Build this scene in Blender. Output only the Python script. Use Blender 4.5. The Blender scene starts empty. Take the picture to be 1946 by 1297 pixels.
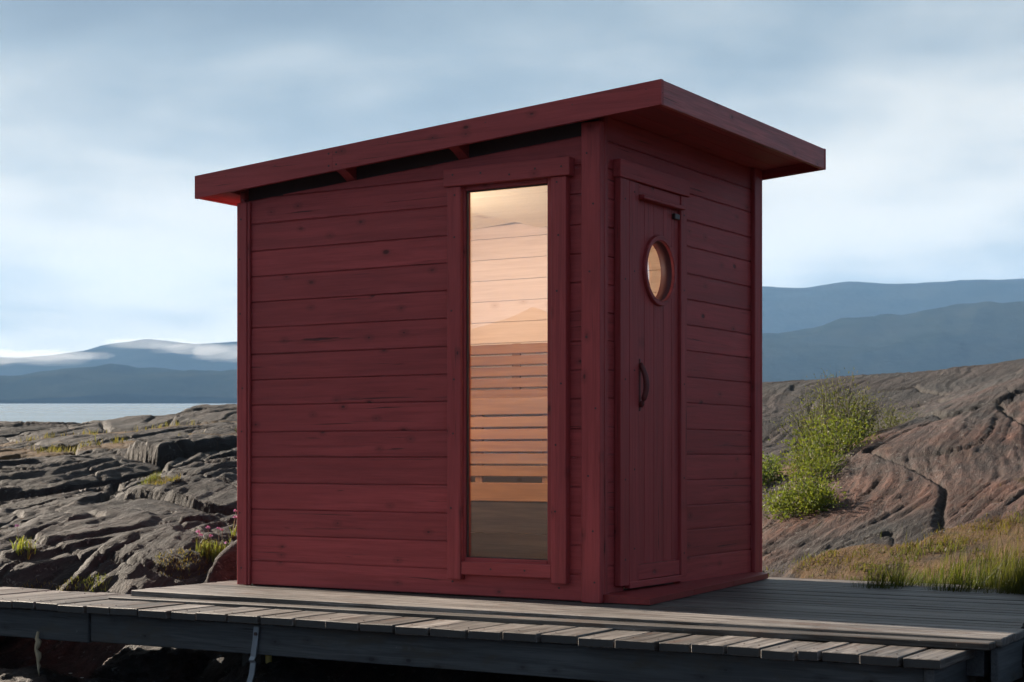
import bpy, bmesh, math, random
import numpy as np
from mathutils import Vector, Matrix
R = math.radians
random.seed(7)
RNG = np.random.default_rng(11)
scene = bpy.context.scene
COL = scene.collection

# ------------------------------------------------------------------ camera
EYE = 0.72
cam_d = bpy.data.cameras.new("camera")
cam = bpy.data.objects.new("camera", cam_d)
COL.objects.link(cam)
cam.location = (0, 0, EYE)
cam.rotation_euler = (R(90), 0, 0)
cam_d.sensor_width = 36
cam_d.lens = 59.2
cam_d.shift_y = 0.1118
cam_d.clip_start = 0.05
cam_d.clip_end = 20000
cam_d.dof.use_dof = True
cam_d.dof.focus_distance = 8.6
cam_d.dof.aperture_fstop = 9
scene.camera = cam

# ------------------------------------------------------------------ light
SUN_EL = 24.0
SUN_DIR = Vector((-0.816, 0.582, 0)).normalized()        # horizontal direction towards the sun
sun_az = math.atan2(SUN_DIR.x, SUN_DIR.y)                # clockwise from +Y
to_sun = Vector((SUN_DIR.x * math.cos(R(SUN_EL)), SUN_DIR.y * math.cos(R(SUN_EL)), math.sin(R(SUN_EL))))
sl = bpy.data.lights.new("sun", 'SUN')
sl.energy = 5.0
sl.angle = R(0.8)
sl.color = (1.0, 0.86, 0.70)
sun = bpy.data.objects.new("sun", sl)
COL.objects.link(sun)
sun.rotation_euler = (-to_sun).to_track_quat('-Z', 'Y').to_euler()

world = bpy.data.worlds.new("World")
scene.world = world
world.use_nodes = True
nt = world.node_tree
nt.nodes.clear()
def N(t, typ, **kw):
    n = t.nodes.new(typ)
    for k, v in kw.items():
        if k == 'inp':
            for kk, vv in v.items():
                n.inputs[kk].default_value = vv
        else:
            setattr(n, k, v)
    return n
def L(t, a, b): t.links.new(a, b)
def math_n(t, op, a, b=None, c=None, clamp=False):
    n = t.nodes.new('ShaderNodeMath'); n.operation = op; n.use_clamp = clamp
    for i, v in enumerate((a, b, c)):
        if v is None: continue
        if isinstance(v, (int, float)): n.inputs[i].default_value = v
        else: t.links.new(v, n.inputs[i])
    return n.outputs[0]
def mixc(t, fac, a, b, blend='MIX'):
    n = t.nodes.new('ShaderNodeMix'); n.data_type = 'RGBA'; n.blend_type = blend
    for i, v in ((0, fac), (6, a), (7, b)):
        if isinstance(v, (int, float)): n.inputs[i].default_value = v
        elif isinstance(v, tuple): n.inputs[i].default_value = (*v, 1) if len(v) == 3 else v
        else: t.links.new(v, n.inputs[i])
    return n.outputs[2]
def ramp(t, fac, stops, interp='LINEAR'):
    n = t.nodes.new('ShaderNodeValToRGB'); n.color_ramp.interpolation = interp
    e = n.color_ramp.elements
    while len(e) < len(stops): e.new(0.5)
    for i, (p, c) in enumerate(stops):
        e[i].position = p
        e[i].color = (*c, 1) if isinstance(c, tuple) else (c, c, c, 1)
    t.links.new(fac, n.inputs[0])
    return n.outputs[0]
def smooth(t, v, a, b):
    n = t.nodes.new('ShaderNodeMapRange'); n.interpolation_type = 'SMOOTHSTEP'
    t.links.new(v, n.inputs[0]); n.inputs[1].default_value = a; n.inputs[2].default_value = b
    return n.outputs[0]

sky = N(nt, 'ShaderNodeTexSky', sky_type='NISHITA')
sky.sun_disc = False
sky.sun_elevation = R(SUN_EL)
sky.sun_rotation = sun_az
tc = N(nt, 'ShaderNodeTexCoord')
sep = N(nt, 'ShaderNodeSeparateXYZ'); L(nt, tc.outputs['Generated'], sep.inputs[0])
zz = math_n(nt, 'ADD', math_n(nt, 'MAXIMUM', sep.outputs[2], 0.0), 0.16)
comb = N(nt, 'ShaderNodeCombineXYZ')
L(nt, math_n(nt, 'DIVIDE', sep.outputs[0], zz), comb.inputs[0])
L(nt, math_n(nt, 'DIVIDE', sep.outputs[1], zz), comb.inputs[1])
n1 = N(nt, 'ShaderNodeTexNoise', inp={'Scale': 0.9, 'Detail': 5.0, 'Roughness': 0.46, 'Distortion': 0.15})
mp1 = N(nt, 'ShaderNodeMapping'); mp1.inputs['Location'].default_value = (3.1, 1.7, 0); L(nt, comb.outputs[0], mp1.inputs[0]); L(nt, mp1.outputs[0], n1.inputs['Vector'])
n2 = N(nt, 'ShaderNodeTexNoise', inp={'Scale': 2.3, 'Detail': 5.0, 'Roughness': 0.5, 'Distortion': 0.2})
L(nt, mp1.outputs[0], n2.inputs['Vector'])
dotn = N(nt, 'ShaderNodeVectorMath', operation='DOT_PRODUCT'); L(nt, tc.outputs['Generated'], dotn.inputs[0])
dotn.inputs[1].default_value = (SUN_DIR.x, SUN_DIR.y, 0)
cl = math_n(nt, 'ADD', math_n(nt, 'MULTIPLY', n1.outputs[0], 1.75), math_n(nt, 'MULTIPLY', n2.outputs[0], 0.55))
cl = math_n(nt, 'ADD', cl, math_n(nt, 'MULTIPLY', dotn.outputs['Value'], 0.46))
# thin bright layer near the horizon, as under any high overcast
hz = math_n(nt, 'MULTIPLY', smooth(nt, sep.outputs[2], 0.42, 0.0), 0.09)
cl = math_n(nt, 'ADD', cl, hz)
ccol = ramp(nt, smooth(nt, cl, 0.97, 1.76), [(0.0, (0.84, 1.04, 1.22)), (0.3, (1.45, 1.70, 1.82)), (0.65, (2.50, 2.60, 2.52)), (1.0, (3.95, 3.76, 3.36))])
skyc = mixc(nt, 0.95, sky.outputs[0], ccol)
bg = N(nt, 'ShaderNodeBackground', inp={'Strength': 0.055})
L(nt, skyc, bg.inputs[0])
wo = N(nt, 'ShaderNodeOutputWorld'); L(nt, bg.outputs[0], wo.inputs[0])

scene.view_settings.view_transform = 'Standard'
scene.view_settings.look = 'None'
scene.view_settings.exposure = 2.15
scene.view_settings.gamma = 1.0
scene.view_settings.use_curve_mapping = False
scene.render.engine = 'CYCLES'
scene.cycles.use_denoising = True
try: scene.cycles.denoiser = 'OPENIMAGEDENOISE'
except Exception: pass
scene.cycles.max_bounces = 8
scene.cycles.volume_bounces = 0
scene.cycles.sample_clamp_indirect = 6

# ------------------------------------------------------------------ helpers
def tag(o, label=None, cat=None, group=None, kind=None):
    for k, v in (('label', label), ('category', cat), ('group', group), ('kind', kind)):
        if v: o[k] = v
    return o
def empty(name, loc=(0, 0, 0), rz=0.0):
    o = bpy.data.objects.new(name, None)
    o.empty_display_size = 0.2
    COL.objects.link(o)
    o.location = loc; o.rotation_euler = (0, 0, rz)
    return o
def link(name, me, mat=None, parent=None):
    o = bpy.data.objects.new(name, me)
    COL.objects.link(o)
    if mat is not None: me.materials.append(mat)
    if parent is not None: o.parent = parent
    return o
GR = {'x': Matrix.Identity(3), 'y': Matrix.Rotation(R(90), 3, 'Z'), 'z': Matrix.Rotation(R(-90), 3, 'Y')}
def piece(name, mat, parent, verts, faces, grain='x', smooth_s=False):
    """a mesh part given in its thing's own coordinates; its own X axis runs along the grain"""
    V = [Vector(v) for v in verts]
    c = sum(V, Vector()) / len(V)
    rot = GR[grain]; inv = rot.transposed()
    bm = bmesh.new()
    bv = [bm.verts.new(inv @ (v - c)) for v in V]
    for f in faces:
        try: bm.faces.new([bv[i] for i in f])
        except ValueError: pass
    bmesh.ops.recalc_face_normals(bm, faces=bm.faces)
    me = bpy.data.meshes.new(name); bm.to_mesh(me); bm.free()
    if smooth_s:
        for p in me.polygons: p.use_smooth = True
    o = link(name, me, mat, parent)
    o.location = c; o.rotation_euler = rot.to_euler()
    return o
def box_geo(x0, x1, y0, y1, z0, z1, b=0.003):
    lo = (x0, y0, z0); hi = (x1, y1, z1)
    b = min(b, 0.45 * min(x1 - x0, y1 - y0, z1 - z0))
    V = []; idx = {}
    cs = [(i, j, k) for i in (0, 1) for j in (0, 1) for k in (0, 1)]
    for c in cs:
        for a in range(3):
            p = []
            for ax in range(3):
                v = hi[ax] if c[ax] else lo[ax]
                if ax != a: v += -b if c[ax] else b
                p.append(v)
            idx[c, a] = len(V); V.append(tuple(p))
    F = []
    for a in range(3):
        o1, o2 = [x for x in range(3) if x != a]
        for s in (0, 1):
            q = []
            for u, w in ((0, 0), (1, 0), (1, 1), (0, 1)):
                c = [0, 0, 0]; c[a] = s; c[o1] = u; c[o2] = w
                q.append(idx[tuple(c), a])
            F.append(q)
    for a, b2 in ((0, 1), (0, 2), (1, 2)):
        c3 = 3 - a - b2
        for s in (0, 1):
            for t in (0, 1):
                c = [0, 0, 0]; c[a] = s; c[b2] = t
                c1 = list(c); c1[c3] = 1
                c = tuple(c); c1 = tuple(c1)
                F.append([idx[c, a], idx[c, b2], idx[c1, b2], idx[c1, a]])
    for c in cs: F.append([idx[c, 0], idx[c, 1], idx[c, 2]])
    return V, F
def box(name, mat, parent, x0, x1, y0, y1, z0, z1, grain='x', b=0.003, warp=None):
    V, F = box_geo(x0, x1, y0, y1, z0, z1, b)
    if warp: V = [warp(*v) for v in V]
    return piece(name, mat, parent, V, F, grain)
def prism_geo(A, B):
    """skin between two equal polygons"""
    n = len(A)
    V = list(A) + list(B)
    F = [list(range(n)), list(range(n, 2 * n))]
    for i in range(n):
        j = (i + 1) % n
        F.append([i, j, n + j, n + i])
    return V, F
def tube_geo(pts, rad, seg=8, closed=False):
    V = []; F = []
    P = [Vector(p) for p in pts]; n = len(P)
    for i, p in enumerate(P):
        t = (P[min(i + 1, n - 1)] - P[max(i - 1, 0)]).normalized()
        ref = Vector((0, 0, 1)) if abs(t.z) < 0.9 else Vector((1, 0, 0))
        u = t.cross(ref).normalized(); w = t.cross(u)
        r = rad[i] if hasattr(rad, '__len__') else rad
        for k in range(seg):
            a = 2 * math.pi * k / seg
            V.append(tuple(p + u * (r * math.cos(a)) + w * (r * math.sin(a))))
    for i in range(n - 1):
        for k in range(seg):
            k2 = (k + 1) % seg
            F.append([i * seg + k, i * seg + k2, (i + 1) * seg + k2, (i + 1) * seg + k])
    F.append(list(range(seg))); F.append(list(range((n - 1) * seg, n * seg)))
    return V, F
def merge(gs):
    V = []; F = []
    for v, f in gs:
        o = len(V); V += list(v); F += [[i + o for i in q] for q in f]
    return V, F
def np_mesh(name, verts, faces, mat, attr=None, smooth_s=True):
    """big mesh from numpy arrays; faces (n,k)"""
    me = bpy.data.meshes.new(name)
    nv = len(verts); nf, k = faces.shape
    me.vertices.add(nv); me.vertices.foreach_set('co', np.ascontiguousarray(verts, np.float32).ravel())
    me.loops.add(nf * k); me.loops.foreach_set('vertex_index', np.ascontiguousarray(faces, np.int32).ravel())
    me.polygons.add(nf)
    me.polygons.foreach_set('loop_start', np.arange(0, nf * k, k, dtype=np.int32))
    me.polygons.foreach_set('loop_total', np.full(nf, k, dtype=np.int32))
    me.polygons.foreach_set('use_smooth', np.full(nf, smooth_s, dtype=bool))
    me.update(calc_edges=True)
    if attr is not None:
        for an, arr in attr.items():
            ca = me.color_attributes.new(an, 'FLOAT_COLOR', 'POINT')
            a4 = np.ones((nv, 4), np.float32); a4[:, :arr.shape[1]] = arr
            ca.data.foreach_set('color', a4.ravel())
    me.materials.append(mat)
    return me

# numpy noise
PERM = np.random.default_rng(3).permutation(512)
def h2(i, j, s=0):
    return PERM[(PERM[(i.astype(np.int64) + s * 37) & 511] + j.astype(np.int64)) & 511]
def perlin(x, y, s=0):
    xi = np.floor(x); yi = np.floor(y); xf = x - xi; yf = y - yi
    u = xf ** 3 * (xf * (xf * 6 - 15) + 10); v = yf ** 3 * (yf * (yf * 6 - 15) + 10)
    def g(i, j, dx, dy):
        a = h2(i, j, s) * (2 * np.pi / 512)
        return np.cos(a) * dx + np.sin(a) * dy
    a = g(xi, yi, xf, yf); b = g(xi + 1, yi, xf - 1, yf)
    c = g(xi, yi + 1, xf, yf - 1); d = g(xi + 1, yi + 1, xf - 1, yf - 1)
    return ((a + (b - a) * u) + ((c + (d - c) * u) - (a + (b - a) * u)) * v) * 1.5
def fbm(x, y, o=4, s=0, g=0.5):
    r = np.zeros_like(x); a = 1.0; f = 1.0
    for i in range(o):
        r += a * perlin(x * f + 17.3 * i, y * f - 9.1 * i, s + i); a *= g; f *= 2.03
    return r
def ridged(x, y, o=4, s=0):
    r = np.zeros_like(x); a = 1.0; f = 1.0
    for i in range(o):
        r += a * (1 - 2 * np.abs(perlin(x * f + 5.7 * i, y * f + 3.3 * i, s + i))); a *= 0.5; f *= 2.1
    return r
def voronoi(x, y, s=0):
    xi = np.floor(x); yi = np.floor(y)
    f1 = np.full_like(x, 9.0); f2 = np.full_like(x, 9.0); cid = np.zeros_like(x); dx1 = np.zeros_like(x); dy1 = np.zeros_like(x)
    for a in (-1, 0, 1):
        for b in (-1, 0, 1):
            ci = xi + a; cj = yi + b
            r = h2(ci, cj, s); px = ci + (h2(ci, cj, s + 5) / 512.0); py = cj + (h2(ci, cj, s + 9) / 512.0)
            dx = x - px; dy = y - py; d = np.hypot(dx, dy)
            m = d < f1
            f2 = np.where(m, f1, np.minimum(f2, d))
            cid = np.where(m, r / 512.0, cid); dx1 = np.where(m, dx, dx1); dy1 = np.where(m, dy, dy1)
            f1 = np.where(m, d, f1)
    return f1, f2, cid, dx1, dy1
def sstep(v, a, b):
    t = np.clip((v - a) / (b - a), 0, 1); return t * t * (3 - 2 * t)

# ------------------------------------------------------------------ materials
def new_mat(name):
    m = bpy.data.materials.new(name); m.use_nodes = True
    t = m.node_tree; t.nodes.clear()
    out = N(t, 'ShaderNodeOutputMaterial'); p = N(t, 'ShaderNodeBsdfPrincipled')
    L(t, p.outputs[0], out.inputs[0])
    return m, t, p
def obj_coord(t, rnd=30.0):
    c = N(t, 'ShaderNodeTexCoord'); oi = N(t, 'ShaderNodeObjectInfo')
    off = N(t, 'ShaderNodeCombineXYZ')
    for i in range(3): L(t, math_n(t, 'MULTIPLY', oi.outputs['Random'], rnd * (1 + 0.37 * i)), off.inputs[i])
    add = N(t, 'ShaderNodeVectorMath', operation='ADD')
    L(t, c.outputs['Object'], add.inputs[0]); L(t, off.outputs[0], add.inputs[1])
    return add.outputs[0], oi.outputs['Random']
def noise(t, vec, scale, detail=4, rough=0.5, stretch=None, dist=0.0):
    if stretch:
        m = N(t, 'ShaderNodeMapping'); m.inputs['Scale'].default_value = stretch
        L(t, vec, m.inputs[0]); vec = m.outputs[0]
    n = N(t, 'ShaderNodeTexNoise', inp={'Scale': scale, 'Detail': detail, 'Roughness': rough, 'Distortion': dist})
    L(t, vec, n.inputs['Vector'])
    return n.outputs[0]
def bump(t, p, h, strength=0.3, dist=0.01, prev=None):
    b = N(t, 'ShaderNodeBump', inp={'Strength': strength, 'Distance': dist})
    L(t, h, b.inputs['Height'])
    if prev is not None: L(t, prev, b.inputs['Normal'])
    L(t, b.outputs[0], p.inputs['Normal'])
    return b.outputs[0]

def wood(name, c_lo, c_hi, c_knot, rough=(0.45, 0.6), knots=True, bumps=0.25, var=0.18, blot=None, spec=0.4, cracks=0.0, kmul=0.5, kaxis=2):
    m, t, p = new_mat(name)
    v, rnd = obj_coord(t)
    g = noise(t, v, 1.0, 5, 0.6, (1.6, 34, 34), 0.6)
    g2 = noise(t, v, 1.0, 4, 0.55, (6.0, 150, 150), 0.2)
    gb = noise(t, v, 1.0, 3, 0.5, (1.2, 5, 5))
    gg = math_n(t, 'ADD', math_n(t, 'MULTIPLY', g, 0.65), math_n(t, 'MULTIPLY', g2, 0.35))
    fac = smooth(t, gg, 0.34, 0.66)
    col = mixc(t, fac, c_lo, c_hi)
    col = mixc(t, math_n(t, 'MULTIPLY', smooth(t, gb, 0.35, 0.7), 0.45), col, c_lo)
    # board to board difference
    hsv = N(t, 'ShaderNodeHueSaturation')
    L(t, math_n(t, 'ADD', math_n(t, 'MULTIPLY', rnd, var), 1 - var / 2), hsv.inputs['Value'])
    L(t, col, hsv.inputs['Color']); col = hsv.outputs[0]
    hgt = gg
    if blot:
        b1 = noise(t, v, 1.0, 5, 0.65, (3.0, 9, 9), 0.4)
        col = mixc(t, smooth(t, b1, 0.52, 0.72), col, blot[0])
        b2 = noise(t, v, 1.0, 6, 0.7, (22.0, 40, 40), 0.3)
        col = mixc(t, smooth(t, b2, 0.66, 0.74), col, blot[1])
    if cracks:
        ck = noise(t, v, 1.0, 3, 0.6, (1.3, 60, 60), 0.9)
        ckm = math_n(t, 'MULTIPLY', smooth(t, ck, 0.36, 0.29), cracks)
        col = mixc(t, ckm, col, c_knot)
        hgt = math_n(t, 'SUBTRACT', hgt, math_n(t, 'MULTIPLY', ckm, 0.6))
    if knots:
        # knots run through the thickness of the board
        sx = N(t, 'ShaderNodeSeparateXYZ'); L(t, v, sx.inputs[0]); cb = N(t, 'ShaderNodeCombineXYZ')
        L(t, math_n(t, 'MULTIPLY', sx.outputs[0], 5.0), cb.inputs[0]); L(t, math_n(t, 'MULTIPLY', sx.outputs[kaxis], 9.0), cb.inputs[1])
        vo = N(t, 'ShaderNodeTexVoronoi', voronoi_dimensions='2D', inp={'Scale': 1.0, 'Randomness': 1.0}); L(t, cb.outputs[0], vo.inputs['Vector'])
        sc = N(t, 'ShaderNodeSeparateColor'); L(t, vo.outputs['Color'], sc.inputs[0])
        kd = math_n(t, 'MULTIPLY', vo.outputs['Distance'], math_n(t, 'ADD', 0.75, math_n(t, 'MULTIPLY', sc.outputs[1], 1.8)))
        k = math_n(t, 'MULTIPLY', smooth(t, kd, 0.10, 0.05), math_n(t, 'GREATER_THAN', sc.outputs[0], kmul))
        col = mixc(t, math_n(t, 'MULTIPLY', k, math_n(t, 'ADD', 0.3, math_n(t, 'MULTIPLY', sc.outputs[2], 0.5))), col, c_knot)
        ring = math_n(t, 'MULTIPLY', smooth(t, vo.outputs['Distance'], 0.24, 0.10), math_n(t, 'GREATER_THAN', sc.outputs[0], kmul))
        col = mixc(t, math_n(t, 'MULTIPLY', ring, 0.25), col, c_knot)
        hgt = math_n(t, 'SUBTRACT', hgt, math_n(t, 'MULTIPLY', k, 0.5))
    L(t, col, p.inputs['Base Color'])
    L(t, math_n(t, 'ADD', math_n(t, 'MULTIPLY', gg, rough[1] - rough[0]), rough[0]), p.inputs['Roughness'])
    p.inputs['Specular IOR Level'].default_value = spec
    bump(t, p, hgt, bumps, 0.004)
    return m

M_RED = wood('red_paint', (0.235, 0.031, 0.033), (0.360, 0.054, 0.056), (0.030, 0.006, 0.006), (0.45, 0.68), True, 0.6, 0.20, cracks=0.85, spec=0.26, kmul=0.78)
M_ROUGHRED = wood('rough_red_paint', (0.23, 0.042, 0.042), (0.52, 0.115, 0.110), (0.025, 0.005, 0.005), (0.4, 0.6), True, 1.0, 0.1, cracks=1.0, spec=0.45, kmul=0.55)
M_DARKRED = wood('dark_red_floor', (0.15, 0.010, 0.011), (0.21, 0.016, 0.016), (0.04, 0.006, 0.008), (0.45, 0.6), False, 0.2)
M_GREY = wood('weathered_wood', (0.021, 0.019, 0.018), (0.172, 0.157, 0.150), (0.007, 0.006, 0.006), (0.45, 0.7), True, 1.0, 0.85,
              blot=((0.058, 0.036, 0.028), (0.36, 0.34, 0.325)), spec=0.22, kmul=0.72, kaxis=1, cracks=0.8)
M_BEAM = wood('old_beam', (0.030, 0.034, 0.040), (0.075, 0.082, 0.092), (0.010, 0.010, 0.012), (0.6, 0.85), True, 0.5, 0.25,
              blot=((0.045, 0.042, 0.038), (0.11, 0.115, 0.125)), spec=0.2, cracks=0.8)
M_PINE = wood('pine', (0.70, 0.53, 0.41), (0.81, 0.64, 0.51), (0.50, 0.30, 0.18), (0.45, 0.6), True, 0.15, 0.14, kmul=0.85)
M_CEDAR = wood('cedar', (0.25, 0.108, 0.045), (0.36, 0.170, 0.072), (0.25, 0.10, 0.04), (0.4, 0.55), False, 0.15, 0.25)
M_ASPEN = wood('aspen', (0.74, 0.62, 0.42), (0.84, 0.72, 0.52), (0.45, 0.3, 0.17), (0.45, 0.6), True, 0.12, 0.08)
M_SMOKE = wood('smoked_oak', (0.028, 0.018, 0.014), (0.080, 0.054, 0.042), (0.03, 0.02, 0.02), (0.4, 0.6), False, 0.3, 0.2)
def plain(name, c, rough=0.6, metal=0.0):
    m, t, p = new_mat(name)
    v, _ = obj_coord(t)
    n = noise(t, v, 18, 4)
    col = mixc(t, n, tuple(x * 0.75 for x in c), tuple(min(1, x * 1.2) for x in c))
    L(t, col, p.inputs['Base Color']); p.inputs['Roughness'].default_value = rough; p.inputs['Metallic'].default_value = metal
    bump(t, p, n, 0.1, 0.004)
    return m
M_END_SHADE = plain('end_grain_shade', (0.028, 0.028, 0.030), 0.9)  # weathered end grain, coloured darker to paint shade on the plank fronts
M_BLACK = plain('bitumen', (0.018, 0.018, 0.018), 0.9)
M_EAVE_SHADE = plain('eave_shade_boarding', (0.05, 0.030, 0.028), 0.9)  # boards coloured dark to stand in for shade in the eave gap
M_NAIL = plain('nail_steel', (0.03, 0.012, 0.012), 0.6)
M_STEEL = plain('galvanised_steel', (0.16, 0.19, 0.23), 0.5, 0.6)
M_ROPE = plain('rope_fibre', (0.26, 0.21, 0.14), 0.9)
M_POST = plain('lichen_post', (0.42, 0.34, 0.10), 0.85)
M_WETPOST = plain('tarred_post', (0.03, 0.028, 0.026), 0.8)
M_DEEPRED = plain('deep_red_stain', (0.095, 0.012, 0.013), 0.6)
M_SEAL = plain('dark_seal', (0.03, 0.008, 0.008), 0.5)

def glass():
    m = bpy.data.materials.new('window_glass'); m.use_nodes = True
    t = m.node_tree; t.nodes.clear()
    out = N(t, 'ShaderNodeOutputMaterial')
    tr = N(t, 'ShaderNodeBsdfTransparent', inp={'Color': (0.96, 0.97, 0.965, 1)})
    gl = N(t, 'ShaderNodeBsdfGlossy', inp={'Roughness': 0.0, 'Color': (1, 1, 1, 1)})
    fr = N(t, 'ShaderNodeFresnel', inp={'IOR': 1.55})
    f = math_n(t, 'MULTIPLY', fr.outputs[0], 4.0, clamp=True)
    mx = N(t, 'ShaderNodeMixShader'); L(t, f, mx.inputs[0]); L(t, tr.outputs[0], mx.inputs[1]); L(t, gl.outputs[0], mx.inputs[2])
    L(t, mx.outputs[0], out.inputs[0])
    return m
M_GLASS = glass()

def leafy(name, rough=0.5, trans=0.45):
    m = bpy.data.materials.new(name); m.use_nodes = True
    t = m.node_tree; t.nodes.clear()
    out = N(t, 'ShaderNodeOutputMaterial')
    at = N(t, 'ShaderNodeVertexColor', layer_name='col')
    d = N(t, 'ShaderNodeBsdfPrincipled', inp={'Roughness': rough, 'Specular IOR Level': 0.12}); L(t, at.outputs[0], d.inputs['Base Color'])
    tl = N(t, 'ShaderNodeBsdfTranslucent'); L(t, mixc(t, 0.5, at.outputs[0], (0.13, 0.15, 0.015)), tl.inputs['Color'])
    mx = N(t, 'ShaderNodeMixShader', inp={0: trans}); L(t, d.outputs[0], mx.inputs[1]); L(t, tl.outputs[0], mx.inputs[2])
    L(t, mx.outputs[0], out.inputs[0])
    return m
M_LEAF = leafy('leaf')
M_TWIG = plain('twig_bark', (0.09, 0.075, 0.05), 0.8)
M_PETAL = plain('pink_petal', (0.52, 0.33, 0.50), 0.7)
M_WHITE = plain('white_petal', (0.75, 0.73, 0.68), 0.7)

def rock_mat(name='bedrock'):
    m, t, p = new_mat(name)
    geo = N(t, 'ShaderNodeNewGeometry'); pos = geo.outputs['Position']
    at = N(t, 'ShaderNodeVertexColor', layer_name='mask')
    sp = N(t, 'ShaderNodeSeparateColor'); L(t, at.outputs[0], sp.inputs[0])
    soil, moss, warm = sp.outputs[0], sp.outputs[1], sp.outputs[2]
    rot = N(t, 'ShaderNodeMapping', vector_type='TEXTURE'); rot.inputs['Rotation'].default_value = (0, 0, R(64)); L(t, pos, rot.inputs[0])
    v = rot.outputs[0]
    a = noise(t, v, 1.0, 7, 0.68, (0.7, 5.5, 3.0), 0.7)
    b = noise(t, v, 1.0, 8, 0.74, (4, 24, 14), 0.3)
    c = noise(t, v, 1.0, 4, 0.6, (40, 60, 60), 0.2)
    big = noise(t, pos, 0.7, 4, 0.5)
    tone = math_n(t, 'ADD', math_n(t, 'MULTIPLY', a, 0.55), math_n(t, 'MULTIPLY', b, 0.45))
    grey = ramp(t, tone, [(0.36, (0.0055, 0.0057, 0.0064)), (0.47, (0.0135, 0.0135, 0.0145)), (0.57, (0.027, 0.0265, 0.027)), (0.70, (0.095, 0.092, 0.090))])
    pink = ramp(t, tone, [(0.36, (0.012, 0.0065, 0.0055)), (0.47, (0.036, 0.0165, 0.012)), (0.57, (0.082, 0.037, 0.026)), (0.70, (0.17, 0.098, 0.073))])
    wm = math_n(t, 'MULTIPLY', warm, smooth(t, big, 0.30, 0.60), clamp=True)
    col = mixc(t, wm, grey, pink)
    # pale and rusty lichen spots
    vo = noise(t, pos, 16.0, 6, 0.75, None, 0.4)
    li = math_n(t, 'MULTIPLY', smooth(t, vo, 0.60, 0.66), 0.6)
    col = mixc(t, li, col, (0.16, 0.158, 0.152))
    vo2 = noise(t, pos, 4.3, 6, 0.7, (1.0, 1.0, 1.0), 0.4)
    col = mixc(t, math_n(t, 'MULTIPLY', smooth(t, vo2, 0.61, 0.72), 0.5), col, (0.10, 0.06, 0.03))
    # thin soil in joints
    col = mixc(t, math_n(t, 'MULTIPLY', soil, 0.7), col, (0.022, 0.018, 0.014))
    # moss and turf
    tn = noise(t, pos, 3.2, 6, 0.65)
    turf = ramp(t, tn, [(0.30, (0.020, 0.013, 0.006)), (0.45, (0.048, 0.026, 0.008)), (0.58, (0.070, 0.037, 0.011)), (0.72, (0.034, 0.029, 0.008))])
    mm = smooth(t, math_n(t, 'ADD', moss, math_n(t, 'MULTIPLY', math_n(t, 'SUBTRACT', b, 0.5), 0.9)), 0.40, 0.60)
    col = mixc(t, mm, col, turf)
    L(t, col, p.inputs['Base Color'])
    p.inputs['Roughness'].default_value = 0.72
    p.inputs['Specular IOR Level'].default_value = 0.16
    h = math_n(t, 'ADD', math_n(t, 'MULTIPLY', b, 0.7), math_n(t, 'MULTIPLY', c, 0.3))
    b1 = bump(t, p, a, 0.6, 0.08)
    bump(t, p, h, 1.0, 0.06, b1)
    return m
M_ROCK = rock_mat()

def water_mat():
    m, t, p = new_mat('lake_water')
    geo = N(t, 'ShaderNodeNewGeometry')
    n = noise(t, geo.outputs['Position'], 1.0, 5, 0.6, (0.25, 0.8, 1.0))
    n2 = noise(t, geo.outputs['Position'], 1.0, 3, 0.5, (0.012, 0.03, 1.0))
    L(t, mixc(t, n2, (0.05, 0.075, 0.09), (0.09, 0.12, 0.14)), p.inputs['Base Color'])
    L(t, math_n(t, 'ADD', 0.16, math_n(t, 'MULTIPLY', n2, 0.2)), p.inputs['Roughness'])
    bump(t, p, n, 0.25, 0.12)
    return m
M_WATER = water_mat()
def hill_mat():
    m, t, p = new_mat('spruce_forest')
    geo = N(t, 'ShaderNodeNewGeometry')
    n = noise(t, geo.outputs['Position'], 0.012, 6, 0.65)
    n2 = noise(t, geo.outputs['Position'], 0.09, 4, 0.6)
    col = mixc(t, smooth(t, n, 0.35, 0.68), (0.008, 0.012, 0.010), (0.022, 0.025, 0.022))
    col = mixc(t, math_n(t, 'MULTIPLY', n2, 0.5), col, (0.012, 0.016, 0.012))
    L(t, col, p.inputs['Base Color']); p.inputs['Roughness'].default_value = 0.9
    p.inputs['Specular IOR Level'].default_value = 0.0
    bump(t, p, n2, 0.35, 4.0)
    return m
M_HILL = hill_mat()

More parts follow.
